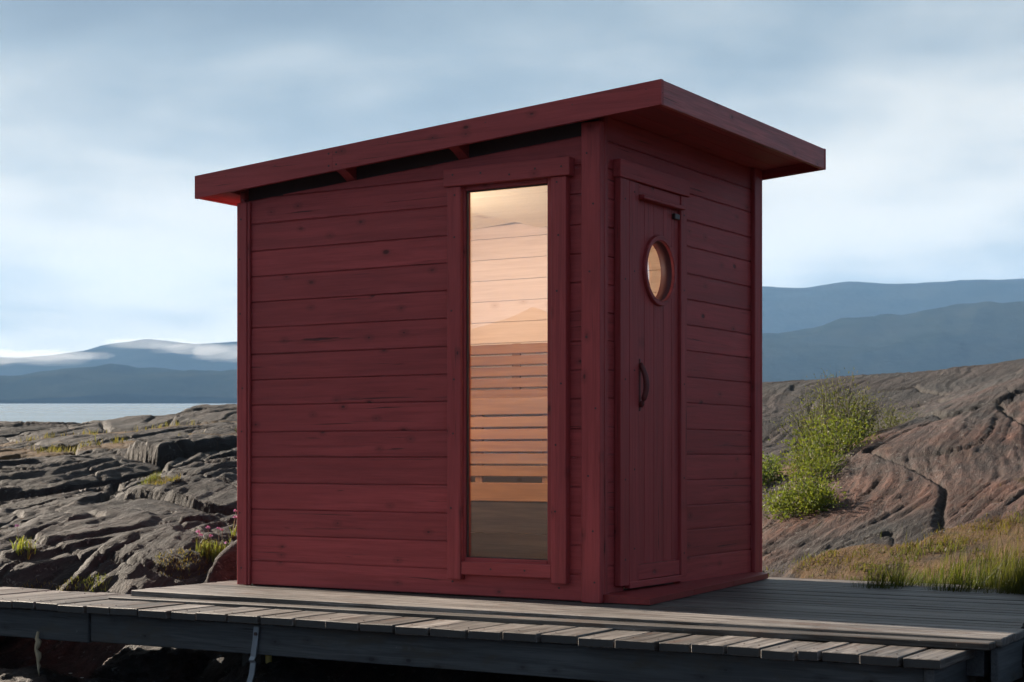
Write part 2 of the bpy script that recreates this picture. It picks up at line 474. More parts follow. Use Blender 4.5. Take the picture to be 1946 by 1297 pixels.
# ------------------------------------------------------------------ terrain
CTRL = [(-3.51, 10.0, -0.07), (-3.83, 10.9, 0.12), (-4.35, 12.4, 0.35), (-5.12, 14.6, 0.61), (-6.14, 17.5, 0.82), (-3.04, 10.0, -0.07), (-3.31, 10.9, 0.13), (-3.77, 12.4, 0.38), (-4.44, 14.6, 0.63), (-5.32, 17.5, 0.85), (-2.57, 10.0, -0.07), (-2.8, 10.9, 0.14), (-3.19, 12.4, 0.4), (-3.75, 14.6, 0.66), (-4.5, 17.5, 0.88), (-2.04, 9.7, -0.05), (-2.29, 10.9, 0.15), (-2.61, 12.4, 0.43), (-3.07, 14.6, 0.68), (-3.68, 17.5, 0.91), (-1.59, 9.7, -0.05), (-1.78, 10.9, 0.16), (-2.03, 12.4, 0.45), (-2.39, 14.6, 0.7), (-2.86, 17.5, 0.97), (-7.7, 21, 1.07), (-6.39, 21, 1.09), (-5.53, 21, 1.14), (-4.74, 21, 1.20), (-4.22, 21, 1.20), (-3.83, 21, 1.27), (-3.43, 21, 1.29), (-2.71, 21, 1.38), (5.17, 17, 1.6), (6.62, 18, 1.99), (4.24, 15.6, 1.27), (3.5, 14.6, 1.01), (2.98, 13.8, 0.79), (2.43, 12.6, 0.36), (1.95, 11.8, 0.15), (1.65, 11.0, -0.07), (2.86, 9.4, -0.06), (2.32, 10.2, -0.08), (1.85, 10.8, -0.1), (3.24, 8.8, -0.03), (3.41, 11.2, 0.25), (4.1, 13.5, 0.79), (2.8, 11.4, 0.21), (3.17, 12.9, 0.56), (4.14, 10.8, 0.34), (5.37, 14, 1.01), (1.95, 13, 0.18), (2.42, 15, 0.54), (3.1, 16.6, 0.75), (2.4, 16, 0.67), (4.2, 18.5, 1.1), (5.48, 20, 1.51), (2.92, 19.5, 1.12), (2.25, 22, 1.55), (3.3, 22, 1.65), (4.51, 23, 1.79), (5.83, 24, 1.9), (7.6, 25, 2.12), (9.97, 26, 2.31),
        # under and around the jetty
        (-2.0, 9.4, -0.58), (-2.5, 9.5, -0.50), (-2.4, 9.72, -0.24),
        (-3.9, 9.2, -0.42), (-3.2, 8.9, -0.55), (-2.5, 9.0, -0.42), (-1.9, 8.8, -0.42), (-1.3, 9.0, -0.48), (-0.6, 8.6, -0.55), (0.3, 8.4, -0.6), (1.2, 7.6, -0.6), (2.0, 6.9, -0.5), (2.6, 7.6, -0.35), (2.6, 8.6, -0.2),
        (-3.0, 7.0, -0.9), (-1.0, 6.0, -0.85), (1.0, 5.0, -0.8), (3.0, 5.0, -0.6), (0.0, 2.0, -0.9), (-4.0, 4.0, -0.9), (4.0, 3.0, -0.8), (0, -4, -0.8),
        # behind the cabin
        (0.2, 10.6, -0.2), (0.3, 12.5, 0.1), (0.2, 15, 0.5), (0.0, 18, 0.95), (-0.3, 21.5, 1.45), (0.9, 11.2, -0.2), (-0.7, 10.3, -0.15),
        # shore beyond the crest
        (-9, 27, 0.85), (-5, 27, 0.85), (-2, 28, 0.95), (1, 29, 1.1), (5, 31, 1.2), (10, 33, 1.4), (-12, 20, 0.9), (-10, 12, 0.3), (12, 18, 2.2), (11, 11, 1.0), (8, 8, 0.5)]
_c = np.array(CTRL)
def _phi(r2): return np.where(r2 > 0, 0.5 * r2 * np.log(np.maximum(r2, 1e-12)), 0.0)
_P = _c[:, :2]; _n = len(_c)
_K = _phi(((_P[:, None] - _P[None]) ** 2).sum(-1)) + 0.12 * np.eye(_n)
_A = np.zeros((_n + 3, _n + 3)); _A[:_n, :_n] = _K; _A[:_n, _n] = 1; _A[:_n, _n + 1:] = _P; _A[_n, :_n] = 1; _A[_n + 1:, :_n] = _P.T
_w = np.linalg.solve(_A, np.concatenate([_c[:, 2], np.zeros(3)]))
def base_h(x, y):
    xc = np.clip(x, -12, 13); yc = np.clip(y, -4, 33)
    sh = x.shape; x1 = xc.ravel(); y1 = yc.ravel(); out = np.zeros_like(x1)
    for i in range(0, len(x1), 40000):
        a = x1[i:i + 40000]; b = y1[i:i + 40000]
        r2 = (a[:, None] - _P[None, :, 0]) ** 2 + (b[:, None] - _P[None, :, 1]) ** 2
        out[i:i + 40000] = _phi(r2) @ _w[:_n] + _w[_n] + _w[_n + 1] * a + _w[_n + 2] * b
    h = np.clip(out, -1.2, 3.0).reshape(sh)
    far = np.maximum(np.maximum(np.abs(x) - 13, 0), np.maximum(np.maximum(y - 33, -4 - y), 0))
    return h + (-2.5 - h) * sstep(far, 3, 45)
TH = R(64); CS, SN = math.cos(TH), math.sin(TH)
def rock_detail(x, y):
    """fractured, foliated bedrock: slabs along the strike, joints, small relief"""
    wx = x + 0.26 * fbm(x * 0.5, y * 0.5, 2, 40); wy = y + 0.26 * fbm(x * 0.5 + 9, y * 0.5, 2, 44)
    p = wx * CS + wy * SN; q = -wx * SN + wy * CS
    left = 1 - sstep(x, -1.0, 1.2)
    # large slabs, each tilted a little its own way, with open joints between them
    f1, f2, c, dx, dy = voronoi(p * 0.40, q * 0.85, 1)
    j1 = 1 - sstep(f2 - f1, 0.006, 0.04)
    h = (c - 0.5) * 0.13 + dy * 0.16 * (c - 0.3) * 2 + dx * 0.08 * (1 - 2 * ((c * 7.3) % 1)) - 0.20 * f1 ** 2
    h = h - 0.10 * j1
    # smaller broken plates
    f1b, f2b, cb, dxb, dyb = voronoi(p * 0.95 + 7, q * 2.6 + 3, 2)
    on = sstep(fbm(x * 0.8, y * 0.8, 2, 31), -0.05, 0.2)
    j2 = (1 - sstep(f2b - f1b, 0.005, 0.05)) * on
    hb = ((cb - 0.5) * 0.045 + dyb * 0.045 * (cb - .4)) * on - 0.03 * j2
    h = h * (0.30 + 0.70 * left) + hb * (0.15 + 0.85 * left)
    # foliation: fine straight ribs
    rib = ridged(p * 0.22, q * 7.0, 4, 60)
    h = h + rib * (0.009 + 0.006 * (1 - left))
    # fissures along and across the strike
    fz = np.abs(perlin(p * 0.26 + 11, q * 1.5, 85)); fx = np.abs(perlin(p * 1.0 + 2, q * 0.45 + 7, 88))
    fis = (1 - sstep(fz, 0.0, 0.028)) * sstep(fbm(x * 0.7 + 4, y * 0.7, 2, 92), -0.25, 0.15)
    fis2 = (1 - sstep(fx, 0.0, 0.022)) * left
    h = h - (0.028 + 0.027 * left) * fis - 0.04 * fis2
    # low ledges that break down the slope
    st = fbm(p * 0.30 + 5, q * 0.9 - 3, 2, 101) * 3.4
    h = h + 0.042 * (np.floor(st) + sstep(st - np.floor(st), 0.0, 0.24) - st) * (0.30 + 0.70 * left)
    h = h + 0.07 * fbm(x * 0.35, y * 0.35, 2, 70) + (0.004 + 0.006 * left) * fbm(x * 7, y * 7, 4, 74)
    h = h * (1 - 0.35 * sstep(y, 14, 20))
    soil = np.clip(j1 * 0.9 + j2 * 0.45 + fis * 0.8 + fis2 * 0.6, 0, 1)
    return h, soil
def moss_mask(x, y):
    n = fbm(x * 0.9, y * 0.9, 3, 80)
    # turf at the foot of the right hill
    m = sstep(x, 1.5, 2.2) * (1 - sstep(y - 0.12 * (x - 2.5) + 0.8 * n, 11.2, 12.1)) * sstep(y, 7.5, 8.4)
    # strips of dry grass on the left shelf and ledges
    s1 = (1 - sstep(np.abs(y - 16.4 - 0.25 * (x + 4.2) + 0.5 * n), 0.10, 0.55)) * (1 - sstep(x, -3.0, -2.4)) * 0.80
    s2 = (1 - sstep(np.abs(y - 18.6 - 0.6 * (x + 4.2) + 0.6 * n), 0.1, 0.5)) * (1 - sstep(x, -2.4, -1.6)) * 0.7
    v = sstep(x, 1.3, 1.8) * (1 - sstep(np.abs(y - 14.6 - 0.9 * (x - 2.2)), 0.3, 0.9)) * 0.65 * (1 - sstep(x, 3.2, 4.4))
    return np.clip(np.maximum(np.maximum(m, s1), np.maximum(s2, v)), 0, 1)
def damp(x, y):
    """keep bare rock clear of the jetty"""
    lx = (x - 0.43) * 0.8572 + (y - 8.2) * -0.515; ly = (x - 0.43) * 0.515 + (y - 8.2) * 0.8572
    inside = (1 - sstep(ly, 1.9, 2.5)) * sstep(ly, -1.6, -1.2) * sstep(lx, -2.7, -2.5) * (1 - sstep(lx, 2.0, 2.2))
    walk = (1 - sstep(ly, -0.40, -0.1)) * sstep(ly, -1.6, -1.2) * (1 - sstep(lx, 1.9, 2.1))
    return np.maximum(inside, walk)
def ground_h(x, y):
    x = np.asarray(x, float); y = np.asarray(y, float)
    h = base_h(x, y); d, _ = rock_detail(x, y); mo = moss_mask(x, y)
    k = (1 - 0.65 * mo) * (1 - 0.85 * sstep(np.hypot(x, y - 12), 16, 40))
    z = h + d * k
    dm = damp(x, y)
    return np.where(z > -0.16, z + (np.minimum(z, -0.16) - z) * dm, z)
def gspan(knots):
    out = []
    for a, b, s in knots:
        n = max(1, int(round((b - a) / s))); out += list(np.linspace(a, b, n, endpoint=False))
    return out
xs = gspan([(-3500, -700, 700), (-700, -100, 150), (-100, -30, 17.5), (-30, -12, 2.0), (-12, -7, 0.25), (-7.0, -1.3, 0.022), (-1.3, 1.2, 0.09), (1.2, 6.2, 0.022), (6.2, 9, 0.10), (9, 14, 0.4), (14, 30, 2), (30, 100, 17.5), (100, 700, 150), (700, 3500, 700)]) + [3500]
ys = gspan([(-3500, -700, 700), (-700, -60, 160), (-60, -10, 10), (-10, 4, 1.5), (4, 8, 0.12), (8, 13, 0.026), (13, 18, 0.04), (18, 26.5, 0.06), (26.5, 34, 0.3), (34, 60, 3), (60, 200, 35), (200, 3500, 660)]) + [3500]
GX, GY = np.meshgrid(np.array(xs), np.array(ys))
GZ = ground_h(GX, GY)
_, soilm = rock_detail(GX, GY)
mossm = moss_mask(GX, GY)
warmm = 0.12 + 0.88 * sstep(GX, 0.5, 2.0) * (1 - 0.92 * sstep(GY - 0.35 * (GX - 3), 13.8, 17.5))
warmm = np.maximum(warmm, 0.45 * (1 - sstep(GY, 9.6, 10.2)))
nx, ny = len(xs), len(ys)
ii = (np.arange(ny - 1)[:, None] * nx + np.arange(nx - 1)[None]).ravel()
gme = np_mesh('ground', np.stack([GX, GY, GZ], -1).reshape(-1, 3), np.stack([ii, ii + 1, ii + nx + 1, ii + nx], -1), M_ROCK,
              {'mask': np.stack([soilm, mossm, warmm], -1).reshape(-1, 3)})
tag(link('ground', gme), kind='structure')
def gh(x, y): return float(ground_h(np.array([x]), np.array([y]))[0])

# lake: a sheet that begins under the far shore of the rocks
wz = lambda y: 0.23 + 0.0312 * y
wv = np.array([(x, y, wz(y)) for y in (30.5, 200, 700, 1520) for x in (-2600, -700, -200, 0, 200, 700, 2600)], float)
wi = np.array([(r * 7 + c, r * 7 + c + 1, r * 7 + c + 8, r * 7 + c + 7) for r in range(3) for c in range(6)])
tag(link('water', np_mesh('water', wv, wi, M_WATER)), kind='structure')

# mountains: ridges of forested fells around the lake, as height fields on arcs
def mountain(r0, r1, deg, elev, a0, a1, base, nscale, amp, seed, nu=700, nvv=46):
    ang = np.radians(np.linspace(a0, a1, nu)); v = np.linspace(0, 1, nvv)
    A, Vv = np.meshgrid(ang, v)
    crest = np.interp(np.degrees(A), deg, elev)
    rad = r0 + (r1 - r0) * Vv
    x = rad * np.sin(A); y = rad * np.cos(A)
    prof = np.sin(np.clip(Vv / 0.62, 0, 1) * np.pi / 2) ** 0.85 * (1 - 0.45 * sstep(Vv, 0.62, 1))
    rc = r0 + 0.62 * (r1 - r0)
    hc = crest * rc
    z = base + (hc - base) * prof
    z = z + amp * (fbm(x * nscale, y * nscale, 5, seed) + 0.9 * ridged(x * nscale * 1.3 + 4, y * nscale * 0.6, 3, seed + 7) * (Vv < .6) * Vv) * np.sin(np.clip(Vv, 0, 1) * np.pi) ** 0.5
    z = z + 0.06 * amp * fbm(x * nscale * 12, y * nscale * 12, 3, seed + 3) * (Vv > 0.05)
    z[0, :] = base - 25; z[-1, :] = -20
    i2 = (np.arange(nvv - 1)[:, None] * nu + np.arange(nu - 1)[None]).ravel()
    me = np_mesh('mountain', np.stack([x, y, z], -1).reshape(-1, 3), np.stack([i2, i2 + nu, i2 + nu + 1, i2 + 1], -1), M_HILL)
    return tag(link('mountain', me), kind='structure')
def px_list(l):   # (azimuth in degrees, elevation as a slope)
    return [a for a, _ in l], [e for _, e in l]
nearL = [(-60, .035), (-40, .05), (-20, .041), (-17, .045), (-15.5, .0475), (-13.6, .0502), (-11.9, .0485), (-10, .047), (-8, .050), (0, .058), (6, .066), (8.5, .0705), (11, .0755), (13.7, .079), (16.9, .084), (20, .088), (40, .07), (60, .05)]
d_, e_ = px_list(nearL); mountain(1460, 2000, d_, e_, -62, 62, 46, 0.0055, 8, 90)
farL = [(-80, .05), (-40, .06), (-22, .050), (-17, .0545), (-15.6, .0565), (-14.3, .060), (-12.2, .0658), (-10.8, .0645), (-9.3, .066), (-5, .074), (0, .085), (8.5, .0972), (9.7, .098), (11.1, .099), (12.1, .0985), (13.5, .0970), (15.5, .0972), (17, .0980), (25, .095), (45, .07), (80, .05)]
d_, e_ = px_list(farL); mountain(2300, 3200, d_, e_, -82, 82, 60, 0.0035, 6, 96)
back = [(80, .05), (120, .07), (150, .05), (190, .08), (220, .06), (232, .07), (237, .082), (240, .072), (242.5, .086), (245, .07), (248, .078), (252, .06), (265, .075), (280, .05)]
d_, e_ = px_list(back); mountain(1700, 2700, d_, e_, 78, 282, -2, 0.003, 12, 99, 900, 30)

# low cloud patches lying along the fells
CLD = bpy.data.materials.new('low_cloud_vapour'); CLD.use_nodes = True
ct = CLD.node_tree; ct.nodes.clear()
co_ = N(ct, 'ShaderNodeOutputMaterial')
cp_ = N(ct, 'ShaderNodeVolumePrincipled', inp={'Color': (0.93, 0.96, 1.0, 1), 'Density': 0.0034, 'Anisotropy': 0.0})
L(ct, cp_.outputs[0], co_.inputs['Volume'])
def low_cloud(px_az, dist, elev, ln, dp, th, seed):
    bm = bmesh.new(); bmesh.ops.create_icosphere(bm, subdivisions=4, radius=1.0)
    c = np.array([v.co[:] for v in bm.verts]); n = fbm(c[:, 0] * 1.8 + seed, c[:, 1] * 1.8 + c[:, 2], 4, seed) * .45
    c = c * (1 + n)[:, None] * np.array([ln, dp, th])
    for v, q in zip(bm.verts, c): v.co = q
    me = bpy.data.meshes.new('low_cloud'); bm.to_mesh(me); bm.free()
    o = link('low_cloud', me, CLD); a = R(px_az)
    o.location = (dist * math.sin(a), dist * math.cos(a), EYE + elev * dist); o.rotation_euler = (0, 0, -a)
    tag(o, kind='stuff')
low_cloud(-9.7, 2150, .0600, 50, 55, 10, 3)
low_cloud(-10.7, 2120, .0622, 45, 50, 7, 8)
low_cloud(-12.2, 2170, .0648, 60, 50, 6, 5)
low_cloud(-16.9, 2150, .0556, 90, 60, 9, 6)
low_cloud(-15.2, 2190, .0575, 70, 50, 6, 9)

# air: one closed box of thin even haze
HZ = bpy.data.materials.new('haze_air'); HZ.use_nodes = True
ht = HZ.node_tree; ht.nodes.clear()
ho = N(ht, 'ShaderNodeOutputMaterial')
hp = N(ht, 'ShaderNodeVolumePrincipled', inp={'Color': (0.29, 0.56, 1.0, 1), 'Density': 0.000125, 'Anisotropy': 0.0})
L(ht, hp.outputs[0], ho.inputs['Volume'])
hzb = bmesh.new()
bmesh.ops.create_cube(hzb, size=1.0)
for v in hzb.verts: v.co = (v.co.x * 7800, v.co.y * 7800, v.co.z * 470 + 185)
bmesh.ops.recalc_face_normals(hzb, faces=hzb.faces)
hzm = bpy.data.meshes.new('haze'); hzb.to_mesh(hzm); hzb.free()
tag(link('haze', hzm, HZ), kind='stuff')

# ------------------------------------------------------------------ sauna cabin
ROT = R(-31.49)
cab = empty('sauna_cabin', (0.43, 8.2, 0.0), ROT)
tag(cab, 'dark red wooden sauna cabin with tall window and slanted roof on the deck', 'sauna')
WL, WD = 2.307, 1.985                      # length of the window wall, depth of the door wall
WT = lambda x: 2.302 + 0.0732 * x          # top of the window wall
SO = lambda x: 2.397 + 0.0732 * x          # underside of the roof boards
def wall_seg(x0, x1, z0, z1, f, th=0.03, top=None):
    """lapped board with a bevelled upper edge; cut to the roof line where that is lower"""
    out = []
    def prof(x, ze):
        c = min(0.0065, max(0.001, (ze - z0) * 0.2)); rb = min(0.0048, (ze - z0) * 0.3)
        return [(x, f + 0.007, z0 + 0.0005), (x, f + 0.007, z0 + rb - .001), (x, f, z0 + rb), (x, f, ze - c), (x, f + c * 0.9, ze), (x, f + th, ze), (x, f + th, z0 + 0.0005)]
    cuts = [x0]
    if top:
        for zc in (z0 + 0.006, z1):
            xc = (zc - 2.302) / 0.0732
            if x0 < xc < x1: cuts.append(xc)
    cuts.append(x1); cuts.sort()
    for a, b in zip(cuts[:-1], cuts[1:]):
        za, zb = (min(z1, top(a)), min(z1, top(b))) if top else (z1, z1)
        if max(za, zb) <= z0 + 0.0061: continue
        out.append(prism_geo(prof(a, max(za, z0 + 0.006)), prof(b, max(zb, z0 + 0.006))))
    return out
# window wall
ZB = [0.003, .135, .278, .4217, .566, .711, .850, .999, 1.139, 1.2815, 1.428, 1.571, 1.713, 1.855, 2.007, 2.150, 2.292, 2.43]
for z0, z1 in zip(ZB[:-1], ZB[1:]):
    spans = [(-2.272, -0.083)]
    if z1 > 0.17 and z0 < 2.09: spans = [(-2.272, -0.815), (-0.282, -0.083)]
    for a, b in spans:
        g = wall_seg(a, b, z0, z1, 0.022, 0.03, WT)
        if g: V, F = merge(g); piece('wall_board', M_RED, cab, V, F, 'x')
# left corner post: two boards making an angle
box('corner_post', M_RED, cab, -2.307, -2.238, 0.0, 0.021, 0.0, 2.128, 'z')
box('corner_post', M_RED, cab, -2.237, -2.219, 0.006, 0.0215, 0.0, 2.130, 'z')
# near corner post
box('corner_post', M_RED, cab, -0.108, -0.002, 0.0, 0.045, -0.001, 2.352, 'z', 0.004)
box('corner_post', M_RED, cab, -0.022, 0.0, 0.0465, 0.080, 0.0, 2.392, 'z', 0.004)
# end wall hidden side and rear wall
for z0, z1 in zip(ZB[:-2], ZB[1:-1]):
    box('wall_board', M_RED, cab, -2.300, -2.270, 0.024, WD - 0.03, z0 + .003, min(z1, SO(-2.3)), 'y')
    zt = z1
    piece('wall_board', M_RED, cab, *prism_geo([(-2.28, WD - 0.03, z0), (-2.28, WD, z0), (-2.28, WD, min(z1, SO(-2.28))), (-2.28, WD - 0.03, min(z1, SO(-2.28)))],
          [(-0.03, WD - 0.03, z0), (-0.03, WD, z0), (-0.03, WD, min(z1, SO(-.03))), (-0.03, WD - 0.03, min(z1, SO(-.03)))]), 'x')
# door wall: boards on both sides of the door and above it
ZD = [0.02, .172, .318, .4504, .5876, .7256, .861, 1.004, 1.1435, 1.286, 1.425, 1.563, 1.702, 1.849, 1.99, 2.137, 2.272, 2.397]
def rot_seg(y0, y1, z0, z1, f):
    g = wall_seg(y0, y1, z0, z1, 0.0)
    return [([(f - v[1], v[0], v[2]) for v in gv], gf) for gv, gf in g]
for z0, z1 in zip(ZD[:-1], ZD[1:]):
    spans = [(0.0815, WD - 0.10)]
    if z0 < 2.10: spans = [(0.0815, 0.288), (0.94, WD - 0.10)]
    for a, b in spans:
        V, F = merge(rot_seg(a, b, z0, z1, -0.024)); piece('wall_board', M_RED, cab, V, F, 'y')
# far right corner post
box('corner_post', M_RED, cab, -0.024, 0.004, WD - 0.105, WD - 0.022, 0.0, 2.394, 'z', 0.004)
box('corner_post', M_RED, cab, -0.10, 0.0035, WD - 0.021, WD + 0.004, 0.0, 2.390, 'z', 0.004)
# --- roof
FB = lambda x: 2.372 + 0.0732 * (x - .38)
FTp = lambda x: 2.491 + 0.0705 * (x - .38)
XL, XR, YF, YB = -2.528, 0.38, -0.10, WD + 0.045
roof = empty('roof'); roof.parent = cab
def fascia(x0, x1, y0, y1, name='fascia'):
    A = [(x0, y0, FB(x0)), (x0, y1, FB(x0)), (x0, y1, FTp(x0)), (x0, y0, FTp(x0))]
    B = [(x1, y0, FB(x1)), (x1, y1, FB(x1)), (x1, y1, FTp(x1)), (x1, y0, FTp(x1))]
    return piece(name, M_RED, roof, *prism_geo(A, B), 'x')
fascia(XL, -1.561, YF, YF + 0.024); fascia(-1.5595, XR, YF, YF + 0.024)
fascia(XL, XR, YB - 0.024, YB)
drop = lambda y: -0.024 * (y - YF) / (YB - YF)
def side_fascia(x0, x1, z0, z1):
    box('fascia', M_ROUGHRED, roof, x0, x1, YF + 0.0255, YB - 0.0255, z0, z1, 'y', 0.0025)
side_fascia(XR - 0.0245, XR - 0.001, FB(XR), FTp(XR) - .001)
side_fascia(XL + 0.001, XL + 0.0245, FB(XL) + .001, FTp(XL) - .001)
# roof boards seen from below, felt on top
for k in range(3):
    a = -0.034 + k * 0.1295; b = a + 0.1270
    piece('soffit_board', M_RED, roof, *prism_geo([(a, YF + .026, SO(a)), (a, YB - .026, SO(a)), (a, YB - .026, SO(a) + .02), (a, YF + .026, SO(a) + .02)],
          [(b, YF + .026, SO(b)), (b, YB - .026, SO(b)), (b, YB - .026, SO(b) + .02), (b, YF + .026, SO(b) + .02)]), 'y')
for a, b in ((XL + .026, -2.42), (-2.418, -2.31)):
    s = lambda x: FB(x) + 0.006
    piece('soffit_board', M_RED, roof, *prism_geo([(a, YF + .026, s(a)), (a, YB - .026, s(a)), (a, YB - .026, s(a) + .02), (a, YF + .026, s(a) + .02)],
          [(b, YF + .026, s(b)), (b, YB - .026, s(b)), (b, YB - .026, s(b) + .02), (b, YF + .026, s(b) + .02)]), 'y')
def slab(name, mat, par, x0, x1, y0, y1, f0, f1, grain='x'):
    return piece(name, mat, par, *prism_geo([(x0, y0, f0(x0)), (x0, y1, f0(x0)), (x0, y1, f1(x0)), (x0, y0, f1(x0))],
                 [(x1, y0, f0(x1)), (x1, y1, f0(x1)), (x1, y1, f1(x1)), (x1, y0, f1(x1))]), grain)
slab('roof_deck', M_EAVE_SHADE, roof, -2.308, -0.036, YF + .026, YB - .026, lambda x: SO(x) - .004, lambda x: SO(x) + .025)
slab('roofing_felt', M_BLACK, roof, XL + .026, XR - .026, YF + .026, YB - .026, lambda x: SO(x) + .030, lambda x: SO(x) + .052)
slab('eave_board', M_EAVE_SHADE, cab, -2.27, -0.11, 0.058, 0.075, lambda x: WT(x) - .12, lambda x: SO(x) - .006)  # closes the gap; its dark colour paints the shade behind the rafters
slab('end_blocking', M_RED, cab, -2.306, -2.284, 0.03, WD - .03, lambda x: 2.13, lambda x: SO(x) - .006, 'y')
for xr in (-1.545, -0.825):                          # rafter ends with a hollowed lower edge
    prof = []
    for k in range(7):
        u = k / 6; y = YF + .026 + u * 0.13
        prof.append(y)
    A = []; B = []
    for xx, P in ((xr - .028, A), (xr + .028, B)):
        zt = SO(xx) - .006
        for k, y in enumerate(prof): P.append((xx, y, FB(xx) + 0.012 - 0.055 * (k / 6) ** 1.6))
        P.append((xx, prof[-1], zt)); P.append((xx, prof[0], zt))
    piece('rafter', M_RED, roof, *prism_geo(A, B), 'y')
# --- window
win = empty('window'); win.parent = cab
box('casing', M_RED, win, -0.883, -0.800, -0.022, 0.0215, 0.087, 2.0955, 'z', 0.003)
box('casing', M_RED, win, -0.266, -0.180, -0.022, 0.0215, 0.087, 2.0955, 'z', 0.003)
box('casing', M_RED, win, -0.898, -0.155, -0.034, 0.0215, 2.097, 2.187, 'x', 0.003)
box('casing', M_RED, win, -0.7985, -0.2675, -0.018, 0.0215, 0.112, 0.178, 'x', 0.003)
for (a, b, c, d, g) in ((-.812, -.7895, .17, 2.10, 'z'), (-.3015, -.266, .17, 2.10, 'z'), (-.789, -.302, 2.0735, 2.10, 'x'), (-.789, -.302, .17, .1985, 'x')):
    box('sash', M_RED, win, a, b, 0.004, 0.060, c, d, g, 0.003)
for (a, b, c, d, g) in ((-.7885, -.782, .2, 2.073, 'z'), (-.309, -.3025, .2, 2.073, 'z'), (-.7885, -.3025, 2.067, 2.073, 'x'), (-.7885, -.3025, .199, .204, 'x')):
    box('glazing_bead', M_SEAL, win, a, b, 0.018, 0.034, c, d, g, 0.001)
piece('pane', M_GLASS, win, [(-.792, .032, .196), (-.299, .032, .196), (-.299, .032, 2.076), (-.792, .032, 2.076)], [(0, 1, 2, 3)])
# --- door
door = empty('door'); door.parent = cab
box('door_casing', M_RED, cab, -0.0225, 0.014, 0.185, 0.279, 0.07, 2.101, 'z')
box('door_casing', M_RED, cab, -0.0225, 0.022, 0.172, 0.965, 2.1025, 2.192, 'y')
box('door_casing', M_RED, cab, -0.0225, 0.010, 0.882, 0.955, 0.075, 2.101, 'z')
box('door_frame', M_RED, cab, -0.06, -0.012, 0.279, 0.293, 0.06, 2.101, 'z')
box('door_frame', M_RED, cab, -0.0225, 0.006, 0.296, 0.400, 0.07, 2.101, 'z')
box('door_frame', M_RED, cab, -0.0225, 0.004, 0.4005, 0.8815, 2.045, 2.101, 'y')
box('drip_rail', M_RED, door, -0.02, 0.035, 0.404, 0.890, 2.022, 2.043, 'y')
box('threshold', M_RED, cab, -0.02, 0.012, 0.29, 0.885, 0.052, 0.085, 'y')
box('lower_rail', M_RED, door, -0.018, 0.002, 0.404, 0.878, 0.088, 0.165, 'y')
PC, PZ, PR = 0.648, 1.680, 0.164
DB = [0.402, 0.487, 0.594, 0.704, 0.803, 0.8805]
for y0, y1 in zip(DB[:-1], DB[1:]):
    y0 += 0.0018; y1 -= 0.0018
    zlo, zhi = 0.167, 2.020
    if PC - PR < y1 and PC + PR > y0:
        yy = np.linspace(y0, y1, 9); arc = [math.sqrt(max(0, PR ** 2 - (y - PC) ** 2)) for y in yy]
        gs = []
        for sgn, ze in ((1, zhi), (-1, zlo)):
            P = [(-0.008, y, PZ + sgn * (a + (0.0003 if a == 0 else 0))) for y, a in zip(yy, arc)] + [(-0.008, y1, ze), (-0.008, y0, ze)]
            gs.append(prism_geo(P, [(-0.050, b, c) for _, b, c in P]))
        V, F = merge(gs); piece('door_board', M_RED, door, V, F, 'z')
    else:
        box('door_board', M_RED, door, -0.050, -0.008, y0, y1, zlo, zhi, 'z', 0.003)
yy = np.linspace(0.281, 0.953, 41); arc = [math.sqrt(max(0, PR ** 2 - (y - PC) ** 2)) for y in yy]
gs = []
for sgn, ze in ((1, 2.11), (-1, 0.047)):
    P = [(-0.0515, y, PZ + sgn * (a + (0.0003 if a == 0 else 0))) for y, a in zip(yy, arc)] + [(-0.0515, 0.953, ze), (-0.0515, 0.281, ze)]
    gs.append(prism_geo(P, [(-0.060, b, c) for _, b, c in P]))
V, F = merge(gs); piece('door_back', M_PINE, door, V, F, 'z')
box('latch_block', M_SEAL, door, -0.008, 0.012, 0.805, 0.865, 1.968, 1.998, 'y')
# porthole: raised ring, deep lining, round pane
port = empty('porthole'); port.parent = door
def revolve(prof, seg=48):
    V = []; F = []
    n = len(prof)
    for k in range(seg):
        a = 2 * math.pi * k / seg
        for x, r in prof: V.append((x, PC + r * math.cos(a), PZ + r * math.sin(a)))
    for k in range(seg):
        for i in range(n):
            j = (i + 1) % n; k2 = (k + 1) % seg
            F.append([k * n + i, k * n + j, k2 * n + j, k2 * n + i])
    return V, F
V, F = revolve([(-0.0078, .184), (0.006, .183), (0.010, .180), (0.010, .160), (0.006, .156), (-0.0078, .156)], 64); piece('ring', M_RED, port, V, F, 'y')
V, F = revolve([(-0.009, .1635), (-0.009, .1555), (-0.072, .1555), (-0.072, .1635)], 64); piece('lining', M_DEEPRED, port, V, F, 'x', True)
cv = [(-0.066, PC + .1552 * math.cos(2 * math.pi * k / 40), PZ + .1552 * math.sin(2 * math.pi * k / 40)) for k in range(40)]
piece('pane', M_GLASS, port, cv, [list(range(40))])
# arched wooden handle on a backing strip
hd = box('handle', M_DEEPRED, door, -0.0075, 0.008, 0.403, 0.419, 0.945, 1.212, 'z', 0.004)
pts = [(0.006 + 0.034 * math.sin(math.pi * u) ** 0.8, 0.411 + 0.006 * math.sin(math.pi * u), 0.970 + 0.215 * u) for u in np.linspace(0, 1, 13)]
V, F = tube_geo(pts, [0.0165 - 0.003 * abs(2 * u - 1) for u in np.linspace(0, 1, 13)], 8)
g = piece('grip', M_DEEPRED, door, V, F, 'z', True)
